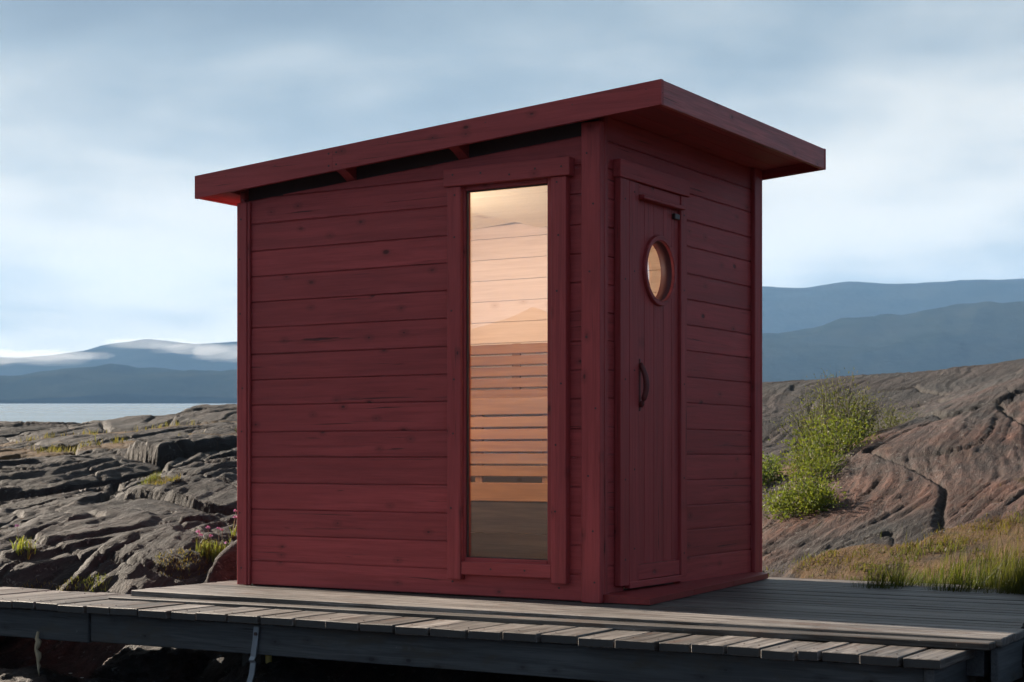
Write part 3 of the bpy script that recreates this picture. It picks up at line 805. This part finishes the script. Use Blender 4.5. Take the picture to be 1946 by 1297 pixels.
# floor plate that reaches out in front of the door
for k in range(3):
    y0, y1 = (0.034 + k * 0.645, 0.034 + (k + 1) * 0.645 - 0.003)
    xe = lambda y: 0.252 - 0.105 * (y - 0.034)
    V, F = prism_geo([(-0.02, y0, 0.001), (xe(y0), y0, 0.001), (xe(y0), y0, 0.030), (-0.02, y0, 0.042)], [(-0.02, y1, 0.001), (xe(y1), y1, 0.001), (xe(y1), y1, 0.030), (-0.02, y1, 0.042)])
    piece('doorstep_plank', M_DARKRED, cab, V, F, 'y')
# nail heads
gs = []
def nail(x, z, y, r=0.0055):
    A = [(x + r * math.cos(a * math.pi / 3), y, z + r * math.sin(a * math.pi / 3)) for a in range(6)]
    gs.append(prism_geo(A, [(p[0], y + 0.004, p[2]) for p in A]))
def nail_x(y, z, x, r=0.0055):
    A = [(x, y + r * math.cos(a * math.pi / 3), z + r * math.sin(a * math.pi / 3)) for a in range(6)]
    gs.append(prism_geo(A, [(p[0] - 0.004, p[1], p[2]) for p in A]))
for z in (0.11, .45, .80, 1.12, 1.5, 1.85, 2.06):
    for x in (-.842, -.225): nail(x + random.uniform(-.018, .018), z + random.uniform(-.05, .05), -.0235)
    nail(-2.275 + random.uniform(-.012, .012), z + random.uniform(-.06, .06), -.0015)
for x in (-.84, -.67, -.5, -.35, -.2): nail(x, 2.115 + random.uniform(0, .05), -.0355)
for x in (-.62, -.42): nail(x, .145, -.0195)
for x in (-1.585, -1.535): nail(x, FB(x) + .03, YF - .0015); nail(x, FTp(x) - .03, YF - .0015)
for x in (-2.3, -1.95, -1.2, -.6, -.1, .3): nail(x, FTp(x) - .035, YF - .0015, .003)
for z in (.1, .35, .62, .95, 1.3, 1.62, 1.95, 2.2): nail(-.055 + random.uniform(-.03, .03), z, -.0015)
for z in (.2, .6, 1.1, 1.6, 2.0):
    nail_x(.235, z, .0155); nail_x(.35, z + .05, .0075); nail_x(.918, z, .0115)
V, F = merge(gs); nh = piece('nail_heads', M_NAIL, cab, V, F); nh['kind'] = 'stuff'

# --- inside
for x0, x1, z0, z1 in ((-2.268, -.8165, .05, 2.12), (-.2805, -.11, .05, 2.28), (-.816, -.281, .05, .168), (-.816, -.281, 2.102, 2.235)):
    box('sheathing', M_PINE, cab, x0, x1, 0.0765, 0.090, z0, z1, 'x', 0.0005)
for y0, y1, z0, z1 in ((.092, .277, .05, 2.33), (.96, WD - .11, .05, 2.33), (.2775, .9595, 2.103, 2.33)):
    box('sheathing', M_PINE, cab, -0.078, -0.0635, y0, y1, z0, z1, 'y', 0.0005)
box('sheathing', M_PINE, cab, -0.110, -0.079, 0.047, 0.0915, .02, 2.30, 'z', 0.0005)
yb = WD - 0.065
k = 0
z = 0.10
while z < 2.32:
    z1 = z + 0.134
    slab('wall_panel', M_PINE, cab, -2.262, -0.06, yb, yb + .02, lambda x, z=z: z, lambda x, z1=z1: min(z1 - .003, SO(x) - .06))
    z = z1
z = 0.10
while z < 2.2:
    box('wall_panel', M_PINE, cab, -2.262, -2.245, 0.06, yb - .001, z, min(z + .131, 2.19), 'y', 0.002); z += 0.134
z = 0.10
while z < 2.2:
    box('wall_panel', M_PINE, cab, -0.075, -0.055, 0.95, yb - .001, z, z + .131, 'y', 0.002)
    z += 0.134
for kk in range(14):
    y0 = 0.07 + kk * 0.132
    slab('ceiling_board', M_ASPEN, cab, -2.245, -0.076, y0, y0 + .130, lambda x: SO(x) - .075, lambda x: SO(x) - .06)
for kk in range(6):
    y0 = 0.07 + kk * 0.3075
    box('ceiling_panel', M_ASPEN, cab, -1.475, -0.08, y0, y0 + .3065, 2.155, 2.175, 'x', 0.001)
box('ceiling_panel', M_ASPEN, cab, -1.475, -1.457, 0.07, yb - .002, 2.1755, 2.222, 'y', 0.001)
for kk in range(15):
    box('floor_board', M_SMOKE, cab, -2.24, -0.06, 0.07 + kk * .124, 0.07 + kk * .124 + .121, 0.02, 0.045, 'x', 0.002)
bench = empty('sauna_bench', (0.43, 8.2, 0.0), ROT)
tag(bench, 'two step slatted cedar bench with slatted backrest seen through the tall sauna window', 'bench')
for k in range(5):
    box('backrest_slat', M_CEDAR, bench, -2.235, -0.30, yb - .045, yb - .022, 1.079 + k * .0715, 1.079 + k * .0715 + .060, 'x', 0.004)
for x in (-2.15, -1.64, -1.1, -.5): box('batten', M_CEDAR, bench, x - .03, x + .03, yb - .0215, yb - .002, 1.07, 1.43, 'z', 0.003)
YBN = yb - 0.5
box('seat_edge', M_CEDAR, bench, -2.235, -0.30, YBN, YBN + .026, 0.966, 1.070, 'x', 0.004)
for k in range(4): box('seat_slat', M_CEDAR, bench, -2.235, -0.30, YBN + .030 + k * .105, YBN + .030 + k * .105 + .095, 1.045, 1.069, 'x', 0.004)
for k in range(5):
    z0 = 0.5935 + k * 0.0742
    box('screen_slat', M_CEDAR, bench, -2.235, -0.30, YBN + .004, YBN + .024, z0, z0 + .0645, 'x', 0.004)
for x in (-2.15, -1.63, -1.155, -.6): box('batten', M_CEDAR, bench, x - .025, x + .025, YBN + .0245, YBN + .05, 0.05, 1.04, 'z', 0.003)
box('lower_rail', M_CEDAR, bench, -2.235, -0.30, YBN - .012, YBN + .022, 0.443, 0.556, 'x', 0.004)
box('kick_board', M_SMOKE, bench, -2.235, -0.30, YBN + .002, YBN + .02, 0.25, 0.4415, 'x', 0.002)
box('kick_board', M_SMOKE, bench, -2.235, -0.30, YBN + .002, YBN + .02, 0.047, 0.2485, 'x', 0.002)
# the warm lamp that is on inside
lp = bpy.data.lights.new('sauna_lamp', 'POINT'); lp.energy = 8.8; lp.color = (1.0, 0.93, 0.83); lp.shadow_soft_size = 0.09
lo = bpy.data.objects.new('sauna_lamp', lp); COL.objects.link(lo); lo.parent = cab; lo.location = (-1.55, 0.30, 1.52)

# ------------------------------------------------------------------ deck and walkway
DROT = R(-31.0)
plat = empty('wooden_deck', (0.43, 8.2, 0.0), DROT)
tag(plat, 'raised deck of long grey weathered planks under the red sauna cabin', 'deck')
y = -0.565
k = 0
rr = random.Random(5)
while y < 2.05:
    w = 0.112 + rr.uniform(-.004, .004)
    xl = -2.55 + rr.uniform(-.01, .01) + (0.06 if y > 0.3 else 0); xr = 2.085 + rr.uniform(-.012, .012)
    dz = rr.uniform(-.0025, .0)
    V, F = box_geo(xl, xr, y, y + w - .006, -0.036 + dz, -0.0015 + dz, 0.004)
    # long planks are a little uneven along their length
    ph = rr.uniform(0, 6)
    piece('plank', M_GREY, plat, V, F, 'x')
    y += w; k += 1
# the front edging board lies a step lower and is not quite parallel
def tilt(x, yy, zz): return (x, yy + 0.004 * (x - 2) * 0, zz - 0.0225 + 0.0045 * (x + 0.2))
box('edging_board', M_GREY, plat, -2.62, 2.07, -0.660, -0.569, -0.030, 0.0, 'x', 0.004, tilt)
for x in (-2.3, -1.1, 0.1, 1.2, 1.98): box('joist', M_BEAM, plat, x - .035, x + .035, -0.55, 2.0, -0.16, -0.0395, 'y', 0.003)
box('end_fascia', M_BEAM, plat, 2.045, 2.075, -0.56, 2.0, -0.20, -0.0405, 'y', 0.003)
box('support_post', M_WETPOST, plat, 1.85, 1.97, -0.50, -0.38, -0.75, -0.165, 'z', 0.006)
box('support_post', M_WETPOST, plat, -2.3, -2.18, 1.5, 1.62, -0.6, -0.165, 'z', 0.006)
box('support_post', M_WETPOST, plat, 0.2, 0.32, 0.5, 0.62, -0.8, -0.165, 'z', 0.006)
gs = []
def dnail(x, y, z, r=0.004):
    A = [(x + r * math.cos(a * math.pi / 3), y + r * math.sin(a * math.pi / 3), z) for a in range(6)]
    gs.append(prism_geo(A, [(p[0], p[1], z - .004) for p in A]))

walk = empty('boardwalk', (0.43, 8.2, 0.0), DROT)
tag(walk, 'lower grey walkway of short crosswise planks along the front edge of the deck', 'boardwalk')
edges = [-1.298, -1.093, -0.897, -0.701, -0.508, -0.319, -0.122, 0.058, 0.239, 0.426, 0.607, 0.803, 0.953, 1.108, 1.259, 1.410, 1.506, 1.665, 1.829, 1.985]
x = -1.298
pre = []
while x > -5.4:
    x -= rr.choice((0.2, 0.195, 0.2, 0.17)); pre.append(x)
edges = pre[::-1] + edges
for i, (a, b) in enumerate(zip(edges[:-1], edges[1:])):
    yn = -1.015 + rr.uniform(-.014, .014)
    dz = rr.uniform(-.004, .002); tw = rr.uniform(-.003, .003)
    ln = -0.375 + rr.uniform(-.01, .01)
    wf = lambda X, Y, Z, a=a, tw=tw, yn=yn: (X, Y, Z + tw * (X - a) / .18)
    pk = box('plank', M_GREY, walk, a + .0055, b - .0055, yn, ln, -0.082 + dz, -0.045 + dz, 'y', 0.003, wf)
    pk.data.materials.append(M_END_SHADE)  # end faces carry the painted shade
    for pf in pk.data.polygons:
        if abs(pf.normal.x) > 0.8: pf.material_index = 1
    for yy in (-.93, -.45):
        for xx in (a + .04, b - .04): dnail(xx, yy + rr.uniform(-.01, .01), -0.0435 + dz + .0005, .0035)
V, F = merge(gs); o = piece('nail_heads', M_NAIL, walk, V, F); o['kind'] = 'stuff'
box('beam', M_BEAM, walk, -5.4, -2.462, -0.962, -0.925, -0.242, -0.0885, 'x', 0.004)
box('beam', M_BEAM, walk, -2.455, 1.90, -0.952, -0.912, -0.236, -0.0885, 'x', 0.004)
box('beam', M_BEAM, walk, -5.4, 1.90, -0.46, -0.41, -0.23, -0.0885, 'x', 0.004)
box('end_board', M_BEAM, walk, 1.902, 1.945, -0.968, -0.40, -0.26, -0.0885, 'y', 0.004)
box('support_post', M_WETPOST, walk, -1.75, -1.63, -0.60, -0.48, -0.9, -0.2345, 'z', 0.006)
V, F = tube_geo([(-1.60, -0.55, -0.8), (-1.605, -0.55, -0.5), (-1.61, -0.56, -0.24)], 0.017, 8); piece('support_post', M_POST, walk, V, F, 'z', True)
box('support_post', M_WETPOST, walk, 1.0, 1.12, -0.80, -0.68, -0.95, -0.2345, 'z', 0.006)
box('support_post', M_WETPOST, walk, -4.2, -4.08, -0.80, -0.68, -0.95, -0.2345, 'z', 0.006)
# flat steel strap bolted to the beam and bent into the rock
st = [(-1.352, -0.958, -0.10), (-1.360, -0.958, -0.17), (-1.372, -0.960, -0.245), (-1.378, -0.965, -0.262), (-1.374, -0.957, -0.275), (-1.382, -0.958, -0.33), (-1.405, -0.962, -0.40), (-1.410, -0.965, -0.75)]
A = [[(p[0] - .016, p[1], p[2]), (p[0] + .016, p[1], p[2]), (p[0] + .016, p[1] - .006, p[2]), (p[0] - .016, p[1] - .006, p[2])] for p in st]
V = [q for a in A for q in a]; F = [[0, 1, 2, 3], [28, 29, 30, 31]]
for i in range(7):
    for j in range(4): F.append([i * 4 + j, i * 4 + (j + 1) % 4, (i + 1) * 4 + (j + 1) % 4, (i + 1) * 4 + j])
strap = piece('steel_strap', M_STEEL, walk, V, F, 'z')
A = [(-1.355 + .009 * math.cos(a * math.pi / 3), -0.9645, -0.135 + .009 * math.sin(a * math.pi / 3)) for a in range(6)]
piece('bolt', M_NAIL, walk, *prism_geo(A, [(p[0], p[1] - .006, p[2]) for p in A]))

# knotted rope end hanging from the beam
rp = [(-2.476, 8.80, -0.20), (-2.482, 8.795, -0.235), (-2.470, 8.79, -0.25), (-2.478, 8.79, -0.275), (-2.484, 8.79, -0.295), (-2.472, 8.79, -0.315), (-2.470, 8.79, -0.335), (-2.474, 8.79, -0.36), (-2.470, 8.79, -0.375), (-2.472, 8.79, -0.40), (-2.468, 8.79, -0.43)]
rr_ = [.007, .010, .017, .015, .009, .017, .014, .007, .010, .005, .002]
V, F = tube_geo(rp, rr_, 8)
tag(piece('rope', M_ROPE, None, V, F, 'z', True), 'frayed knotted end of pale rope hanging below the walkway beam', 'rope')

# ------------------------------------------------------------------ loose boulders
def boulder(loc, size, seed, label, rz=0.0, warm=0.8):
    bm = bmesh.new(); bmesh.ops.create_icosphere(bm, subdivisions=5, radius=1.0)
    co = np.array([v.co[:] for v in bm.verts]); s = seed * 3.7
    n = fbm(co[:, 0] * 1.1 + s, co[:, 1] * 1.1 + co[:, 2] * 0.9 + s, 4, seed) * 0.22
    n += ridged(co[:, 0] * 1.4 + co[:, 2] * 2.6 + s, co[:, 1] * 1.2 - co[:, 2], 4, seed + 2) * 0.055
    f1, f2, c, _, _ = voronoi(co[:, 0] * 1.5 + s, co[:, 2] * 1.9 + co[:, 1], seed)
    n += (c - .5) * 0.10 - 0.06 * (1 - sstep(f2 - f1, 0.01, 0.09))
    co = co * (1 + n)[:, None] * np.array(size)
    for v, c_ in zip(bm.verts, co): v.co = c_
    me = bpy.data.meshes.new('boulder'); bm.to_mesh(me); bm.free()
    for p in me.polygons: p.use_smooth = True
    ca = me.color_attributes.new('mask', 'FLOAT_COLOR', 'POINT')
    a4 = np.tile(np.array([0.0, 0.0, warm, 1.0], np.float32), (len(me.vertices), 1)); ca.data.foreach_set('color', a4.ravel())
    o = link('boulder', me, M_ROCK); o.location = loc; o.rotation_euler = (0, 0, rz)
    return tag(o, label, 'boulder', 'boulders around the jetty')
boulder((2.22, 7.12, -0.19), (0.17, 0.20, 0.22), 21, 'dark rounded boulder at the right end of the deck', 0.3, 0.1)
boulder((-1.98, 9.36, -0.50), (0.34, 0.30, 0.17), 22, 'sunlit brown boulder under the walkway left of the black post', 0.6, 1.0)
boulder((-2.60, 8.95, -0.56), (0.30, 0.34, 0.15), 23, 'reddish boulder at the lowest left corner under the walkway', 0.2, 1.0)
boulder((-1.22, 8.62, -0.56), (0.34, 0.30, 0.22), 24, 'large shaded grey boulder behind the steel strap under the walkway', 1.1, 0.3)

# ------------------------------------------------------------------ vegetation
def leaf_mesh(name, P, D, ln, wd, col, parent=None, up=None):
    """many small pointed leaves: P centres, D directions"""
    n = len(P)
    D = D / np.linalg.norm(D, axis=1, keepdims=True)
    rnd = RNG.normal(size=(n, 3)); S = np.cross(D, rnd); S /= np.linalg.norm(S, axis=1, keepdims=True)
    Nn = np.cross(D, S)
    a = P; b = P + D * (ln * 0.45)[:, None] + S * (wd * 0.5)[:, None] + Nn * (ln * .06)[:, None]
    c = P + D * ln[:, None]; d = P + D * (ln * 0.45)[:, None] - S * (wd * 0.5)[:, None] + Nn * (ln * .06)[:, None]
    V = np.stack([a, b, c, d], 1).reshape(-1, 3); F = np.arange(4 * n).reshape(n, 4)
    me = np_mesh(name, V, F, M_LEAF, {'col': np.repeat(col, 4, 0)}, False)
    return link(name, me, None, parent)
def leaf_cols(n, a, b, c, wts=(.5, .35, .15)):
    base = np.array([a, b, c]); k = RNG.choice(3, n, p=wts)
    return np.clip(base[k] * RNG.uniform(.7, 1.3, (n, 1)), 0, 1)
def shrub(x, y, rx, ry, h, nst, nlf, label, cols, leaf=(.030, .013), upright=1.0, sink=0.03, wild=1.0):
    z0 = gh(x, y) - sink
    root = empty('shrub', (x, y, z0)); tag(root, label, 'shrub', 'shrubs in the hollow of the right hand rocks')
    gs = []; P = []; D = []
    for s in range(nst):
        a = RNG.uniform(0, 2 * np.pi); rad = math.sqrt(RNG.uniform(0, 1))
        bx, by = 0.55 * rx * rad * math.cos(a), 0.55 * ry * rad * math.sin(a)
        tx, ty = rx * rad * math.cos(a) * RNG.uniform(.8, 1.15), ry * rad * math.sin(a) * RNG.uniform(.8, 1.15)
        zb = gh(x + bx, y + by) - z0 - .03
        hh = h * (1 - 0.45 * rad ** 2) * RNG.uniform(.45, 1.15)
        pts = []
        for u in np.linspace(0, 1, 5):
            pts.append((bx + (tx - bx) * u ** 1.3 + RNG.normal() * .012, by + (ty - by) * u ** 1.3 + RNG.normal() * .012, zb + hh * u))
        gs.append(tube_geo(pts, [.006 * (h / .6) * (1 - .8 * u) + .0008 for u in np.linspace(0, 1, 5)], 4))
        m = int(nlf / nst * RNG.uniform(.6, 1.4))
        pa = np.array(pts); uu = RNG.uniform(.18, 1.0, m) ** .8 * 4; i0 = np.minimum(uu.astype(int), 3); fr = (uu - i0)[:, None]
        c = pa[i0] * (1 - fr) + pa[i0 + 1] * fr
        sp = RNG.normal(size=(m, 3)) * np.array([.045, .045, .03]) * (h / .6) ** .5 * wild
        P.append(c + sp); D.append(sp * 10 + RNG.normal(size=(m, 3)) * .35 + np.array([0, 0, .55 * upright]))
    V, F = merge(gs); piece('stem', M_TWIG, root, V, F)
    P = np.concatenate(P); D = np.concatenate(D); n = len(P)
    leaf_mesh('foliage', P, D, leaf[0] * RNG.uniform(.6, 1.3, n), leaf[1] * RNG.uniform(.7, 1.3, n), leaf_cols(n, *cols), root)
    return root
G1 = ((.058, .064, .018), (.040, .050, .016), (.095, .080, .030))
G2 = ((.080, .105, .012), (.048, .078, .011), (.125, .115, .022))
G3 = ((.035, .045, .020), (.05, .055, .024), (.08, .07, .034))
shrub(3.00, 15.7, .48, .45, .68, 130, 5600, 'tall upright olive green shrub with bare twig tips behind the right hill', G1, (.026, .010), 1.3)
shrub(2.80, 14.7, .36, .55, .42, 60, 3600, 'bright yellow green shrub below the tall upright one', G2, (.028, .013), .8, wild=1.7)
shrub(2.20, 12.75, .27, .45, .27, 50, 3400, 'lowest small bright green bush on the slope beside the cabin', G2, (.028, .014), .8, wild=1.6)
shrub(2.04, 14.2, .26, .40, .30, 50, 3000, 'low leafy green bush right beside the edge of the red cabin', ((.06, .10, .02), (.042, .075, .016), (.11, .13, .04)), (.030, .015), .8, wild=1.5)
shrub(3.52, 16.1, .40, .40, .26, 50, 1600, 'dark low shrub spreading right of the tall upright shrub', G3, (.022, .008), 1.3)
shrub(2.45, 13.75, .26, .40, .30, 44, 2400, 'yellowish shrub with thin stems between the bright bush and the lowest one', G2, (.026, .010), 1.0, wild=1.4)

def blades(name, bx, by, hgt, wid, cols, lean=.35, zoff=-.01, wind=(.12, -.05)):
    n = len(bx); bz = ground_h(bx, by) + zoff
    a = RNG.uniform(0, 2 * np.pi, n); ld = np.stack([np.cos(a), np.sin(a)], 1) * (RNG.uniform(0.1, 1, n) * lean)[:, None] + np.array(wind)
    t = RNG.uniform(0, 2 * np.pi, n); S = np.stack([np.cos(t), np.sin(t), np.zeros(n)], 1) * (wid * .5)[:, None]
    B = np.stack([bx, by, bz], 1)
    M = B + np.concatenate([ld * (hgt * .35)[:, None], (hgt * .58)[:, None]], 1)
    T = B + np.concatenate([ld * hgt[:, None], (hgt * (1 - .25 * np.hypot(ld[:, 0], ld[:, 1])))[:, None]], 1)
    V = np.stack([B - S, B + S, M + S * .75, M - S * .75, T + S * .12, T - S * .12], 1).reshape(-1, 3)
    i = np.arange(n)[:, None] * 6
    F = np.concatenate([i + np.array([[0, 1, 2, 3]]), i + np.array([[3, 2, 4, 5]])], 0)
    return np_mesh(name, V, F, M_LEAF, {'col': np.repeat(cols, 6, 0)}, False)
# tall grass along the far edge of the deck
n = 42000
u = RNG.uniform(0, 1, n); lx = 0.05 + 3.2 * u; ly = 1.62 + RNG.exponential(.30, n)
cr, sr = math.cos(DROT), math.sin(DROT)
bx = 0.43 + lx * cr - ly * sr; by = 8.2 + lx * sr + ly * cr
pn = fbm(bx * 1.3, by * 1.3, 3, 120); keep = (pn + RNG.uniform(-.5, .9, n) > -.30) & ((ly > 2.06) | (lx > .35))
bx, by, ly, lx, pn = bx[keep], by[keep], ly[keep], lx[keep], pn[keep]
m = len(bx)
hg = (.06 + .18 * sstep(lx, -.1, 1.3) + .05 * pn) * RNG.uniform(.5, 1.3, m) * np.where(ly < 2.4, 1.0, .6); hg = np.maximum(hg * (1 + 0.8 * np.clip(fbm(bx * 3.1, by * 3.1, 2, 131), -.7, 1)), .02)
def patch_cols(bx, by, dry, green, sc, seed):
    k = sstep(fbm(bx * sc, by * sc, 3, seed) + RNG.normal(size=len(bx)) * .16, -.12, .22)[:, None]
    return np.clip((np.array(dry) * (1 - k) + np.array(green) * k) * RNG.uniform(.55, 1.4, (len(bx), 1)), 0, 1)
gc = patch_cols(bx, by, (.042, .036, .008), (.017, .030, .005), 1.5, 150)
go = link('grass', blades('grass', bx, by, hg, RNG.uniform(.003, .006, m), gc)); tag(go, 'tall green grass growing along the far edge of the deck', 'grass', kind='stuff')
# short ochre turf on the foot of the hill
n = 60000
bx = RNG.uniform(1.5, 5.2, n); by = RNG.uniform(8.6, 13.0, n)
mk = moss_mask(bx, by); keep = RNG.uniform(0, 1, n) < mk * sstep(fbm(bx * 2.3, by * 2.3, 3, 160), -.35, .25)
bx, by = bx[keep], by[keep]; m = len(bx)
gc = patch_cols(bx, by, (.080, .038, .009), (.030, .032, .008), 1.1, 156)
go = link('turf', blades('turf', bx, by, RNG.uniform(.012, .045, m) * (1 + 1.1 * np.clip(fbm(bx * 2.0, by * 2.0, 2, 163), -.5, 1)), RNG.uniform(.004, .008, m), gc, .9)); tag(go, 'short ochre turf on the foot of the right hill', 'turf', kind='stuff')
# dry grass strips on the left shelf
n = 60000
bx = RNG.uniform(-7, -1.8, n); by = RNG.uniform(14.5, 20.5, n)
mk = moss_mask(bx, by); keep = RNG.uniform(0, 1, n) < mk ** 2 * .45 * (fbm(bx * 1.7, by * 1.7, 3, 140) > 0.05)
bx, by = bx[keep], by[keep]; m = len(bx)
gc = leaf_cols(m, (.14, .09, .032), (.11, .075, .03), (.06, .06, .02), (.5, .35, .15))
go = link('dry_grass', blades('dry_grass', bx, by, RNG.uniform(.03, .10, m), RNG.uniform(.006, .012, m), gc, .6)); tag(go, 'strips of dry yellow grass on the left hand rock shelf', 'dry grass', kind='stuff')

def tuft(x, y, r, h, n, label, cols, name='grass_tuft'):
    a = RNG.uniform(0, 2 * np.pi, n); rad = r * np.sqrt(RNG.uniform(0, 1, n))
    tx = x + rad * np.cos(a) * 1.3; ty = y + rad * np.sin(a)
    me = blades(name, tx, ty, .62 * h * RNG.uniform(.4, 1.1, n), RNG.uniform(.003, .006, n), leaf_cols(n, *cols), .6)
    return tag(link(name, me), label, 'grass tuft', 'grass tufts in the rock joints')
YG = ((.10, .12, .02), (.15, .12, .035), (.06, .08, .018))
DRY = ((.15, .085, .03), (.11, .07, .025), (.075, .065, .018))
tuft(-2.75, 12.75, .07, .12, 260, 'bright green tuft on the left edge of the rounded rock slab', YG)
tuft(-2.62, 12.6, .11, .09, 240, 'rusty dry tuft on the face of the rounded rock slab', DRY)
tuft(-1.98, 10.05, .13, .05, 420, 'low dry tuft in the joint below the pink flowers', DRY)
tuft(-2.50, 9.92, .10, .06, 240, 'small green tuft just behind the walkway planks', YG)
tuft(-2.78, 9.95, .14, .05, 300, 'orange dry tuft lying behind the walkway', DRY)
tuft(-1.72, 11.6, .10, .09, 200, 'brown tuft beside the dark gap near the cabin', DRY)
def flower_clump(name, x, y, nfl, r, h, label, cols, nbl):
    z0 = gh(x, y)
    root = empty(name, (x, y, z0)); tag(root, label, 'flowers', 'flowering plants on the left rocks')
    a = RNG.uniform(0, 2 * np.pi, nbl); rad = r * np.sqrt(RNG.uniform(0, 1, nbl))
    me = blades('leaf_tuft', x + rad * np.cos(a) * 1.4, y + rad * np.sin(a), h * .65 * RNG.uniform(.4, 1.1, nbl), RNG.uniform(.004, .008, nbl), leaf_cols(nbl, *cols), .45)
    me.transform(Matrix.Translation((-x, -y, -z0))); link('leaf_tuft', me, None, root)
    for i in range(nfl):
        a = RNG.uniform(0, 2 * np.pi); q = r * 1.3 * math.sqrt(RNG.uniform(0, 1)); bx, by = q * math.cos(a) * 1.3, q * math.sin(a) * .6
        hh = h * RNG.uniform(.7, 1.1); bz = gh(x + bx, y + by) - z0
        tx, ty = bx * 1.25, by
        V, F = tube_geo([(bx, by, bz), ((bx + tx) / 2 + .004, by, bz + hh * .5), (tx, ty, bz + hh)], .0018, 4)
        sto = piece('flower_stem', M_TWIG, root, V, F)
        gs = []
        for k in range(16):
            dv = Vector(RNG.normal(size=3)); dv.z = abs(dv.z) * .9 - .1; dv.normalize()
            sd = dv.orthogonal().normalized() * .005; up = dv * .014; b0 = Vector((tx, ty, bz + hh))
            gs.append(([tuple(b0 - sd * .4), tuple(b0 + sd * .4), tuple(b0 + up + sd), tuple(b0 + up - sd)], [[0, 1, 2, 3]]))
        V, F = merge(gs); piece('flower_head', M_PETAL, root, V, F)
flower_clump('flower_clump', -1.80, 10.22, 10, .085, .155, 'clump of pink ball flowers beside the left corner of the cabin', YG, 420)
flower_clump('flower_clump', -2.99, 10.32, 1, .05, .14, 'leafy yellow green plant with a single pink flower at the far left', ((.22, .26, .03), (.15, .19, .03), (.30, .24, .06)), 90)
for x, y, h, lb in ((-2.13, 9.05, .16, 'white flower just under the walkway beam'), (-2.36, 9.0, .08, 'small white flower left of the sunlit boulder, the left one of a pair'), (-2.29, 8.97, .07, 'small white flower left of the sunlit boulder, the right one of a pair')):
    z0 = gh(x, y); root = empty('white_flower', (x, y, z0)); tag(root, lb, 'flower', 'white flowers under the walkway')
    V, F = tube_geo([(0, 0, -.02), (.004, 0, h * .5), (0, 0, h)], .0016, 4); piece('flower_stem', M_TWIG, root, V, F)
    gs = []
    for k in range(9):
        a = 2 * math.pi * k / 9; d = Vector((math.cos(a), math.sin(a), .25)); s = Vector((-math.sin(a), math.cos(a), 0)) * .003; b0 = Vector((0, 0, h))
        gs.append(([tuple(b0 - s * .3), tuple(b0 + s * .3), tuple(b0 + d * .011 + s), tuple(b0 + d * .011 - s)], [[0, 1, 2, 3]]))
    V, F = merge(gs); piece('flower_head', M_WHITE, root, V, F)
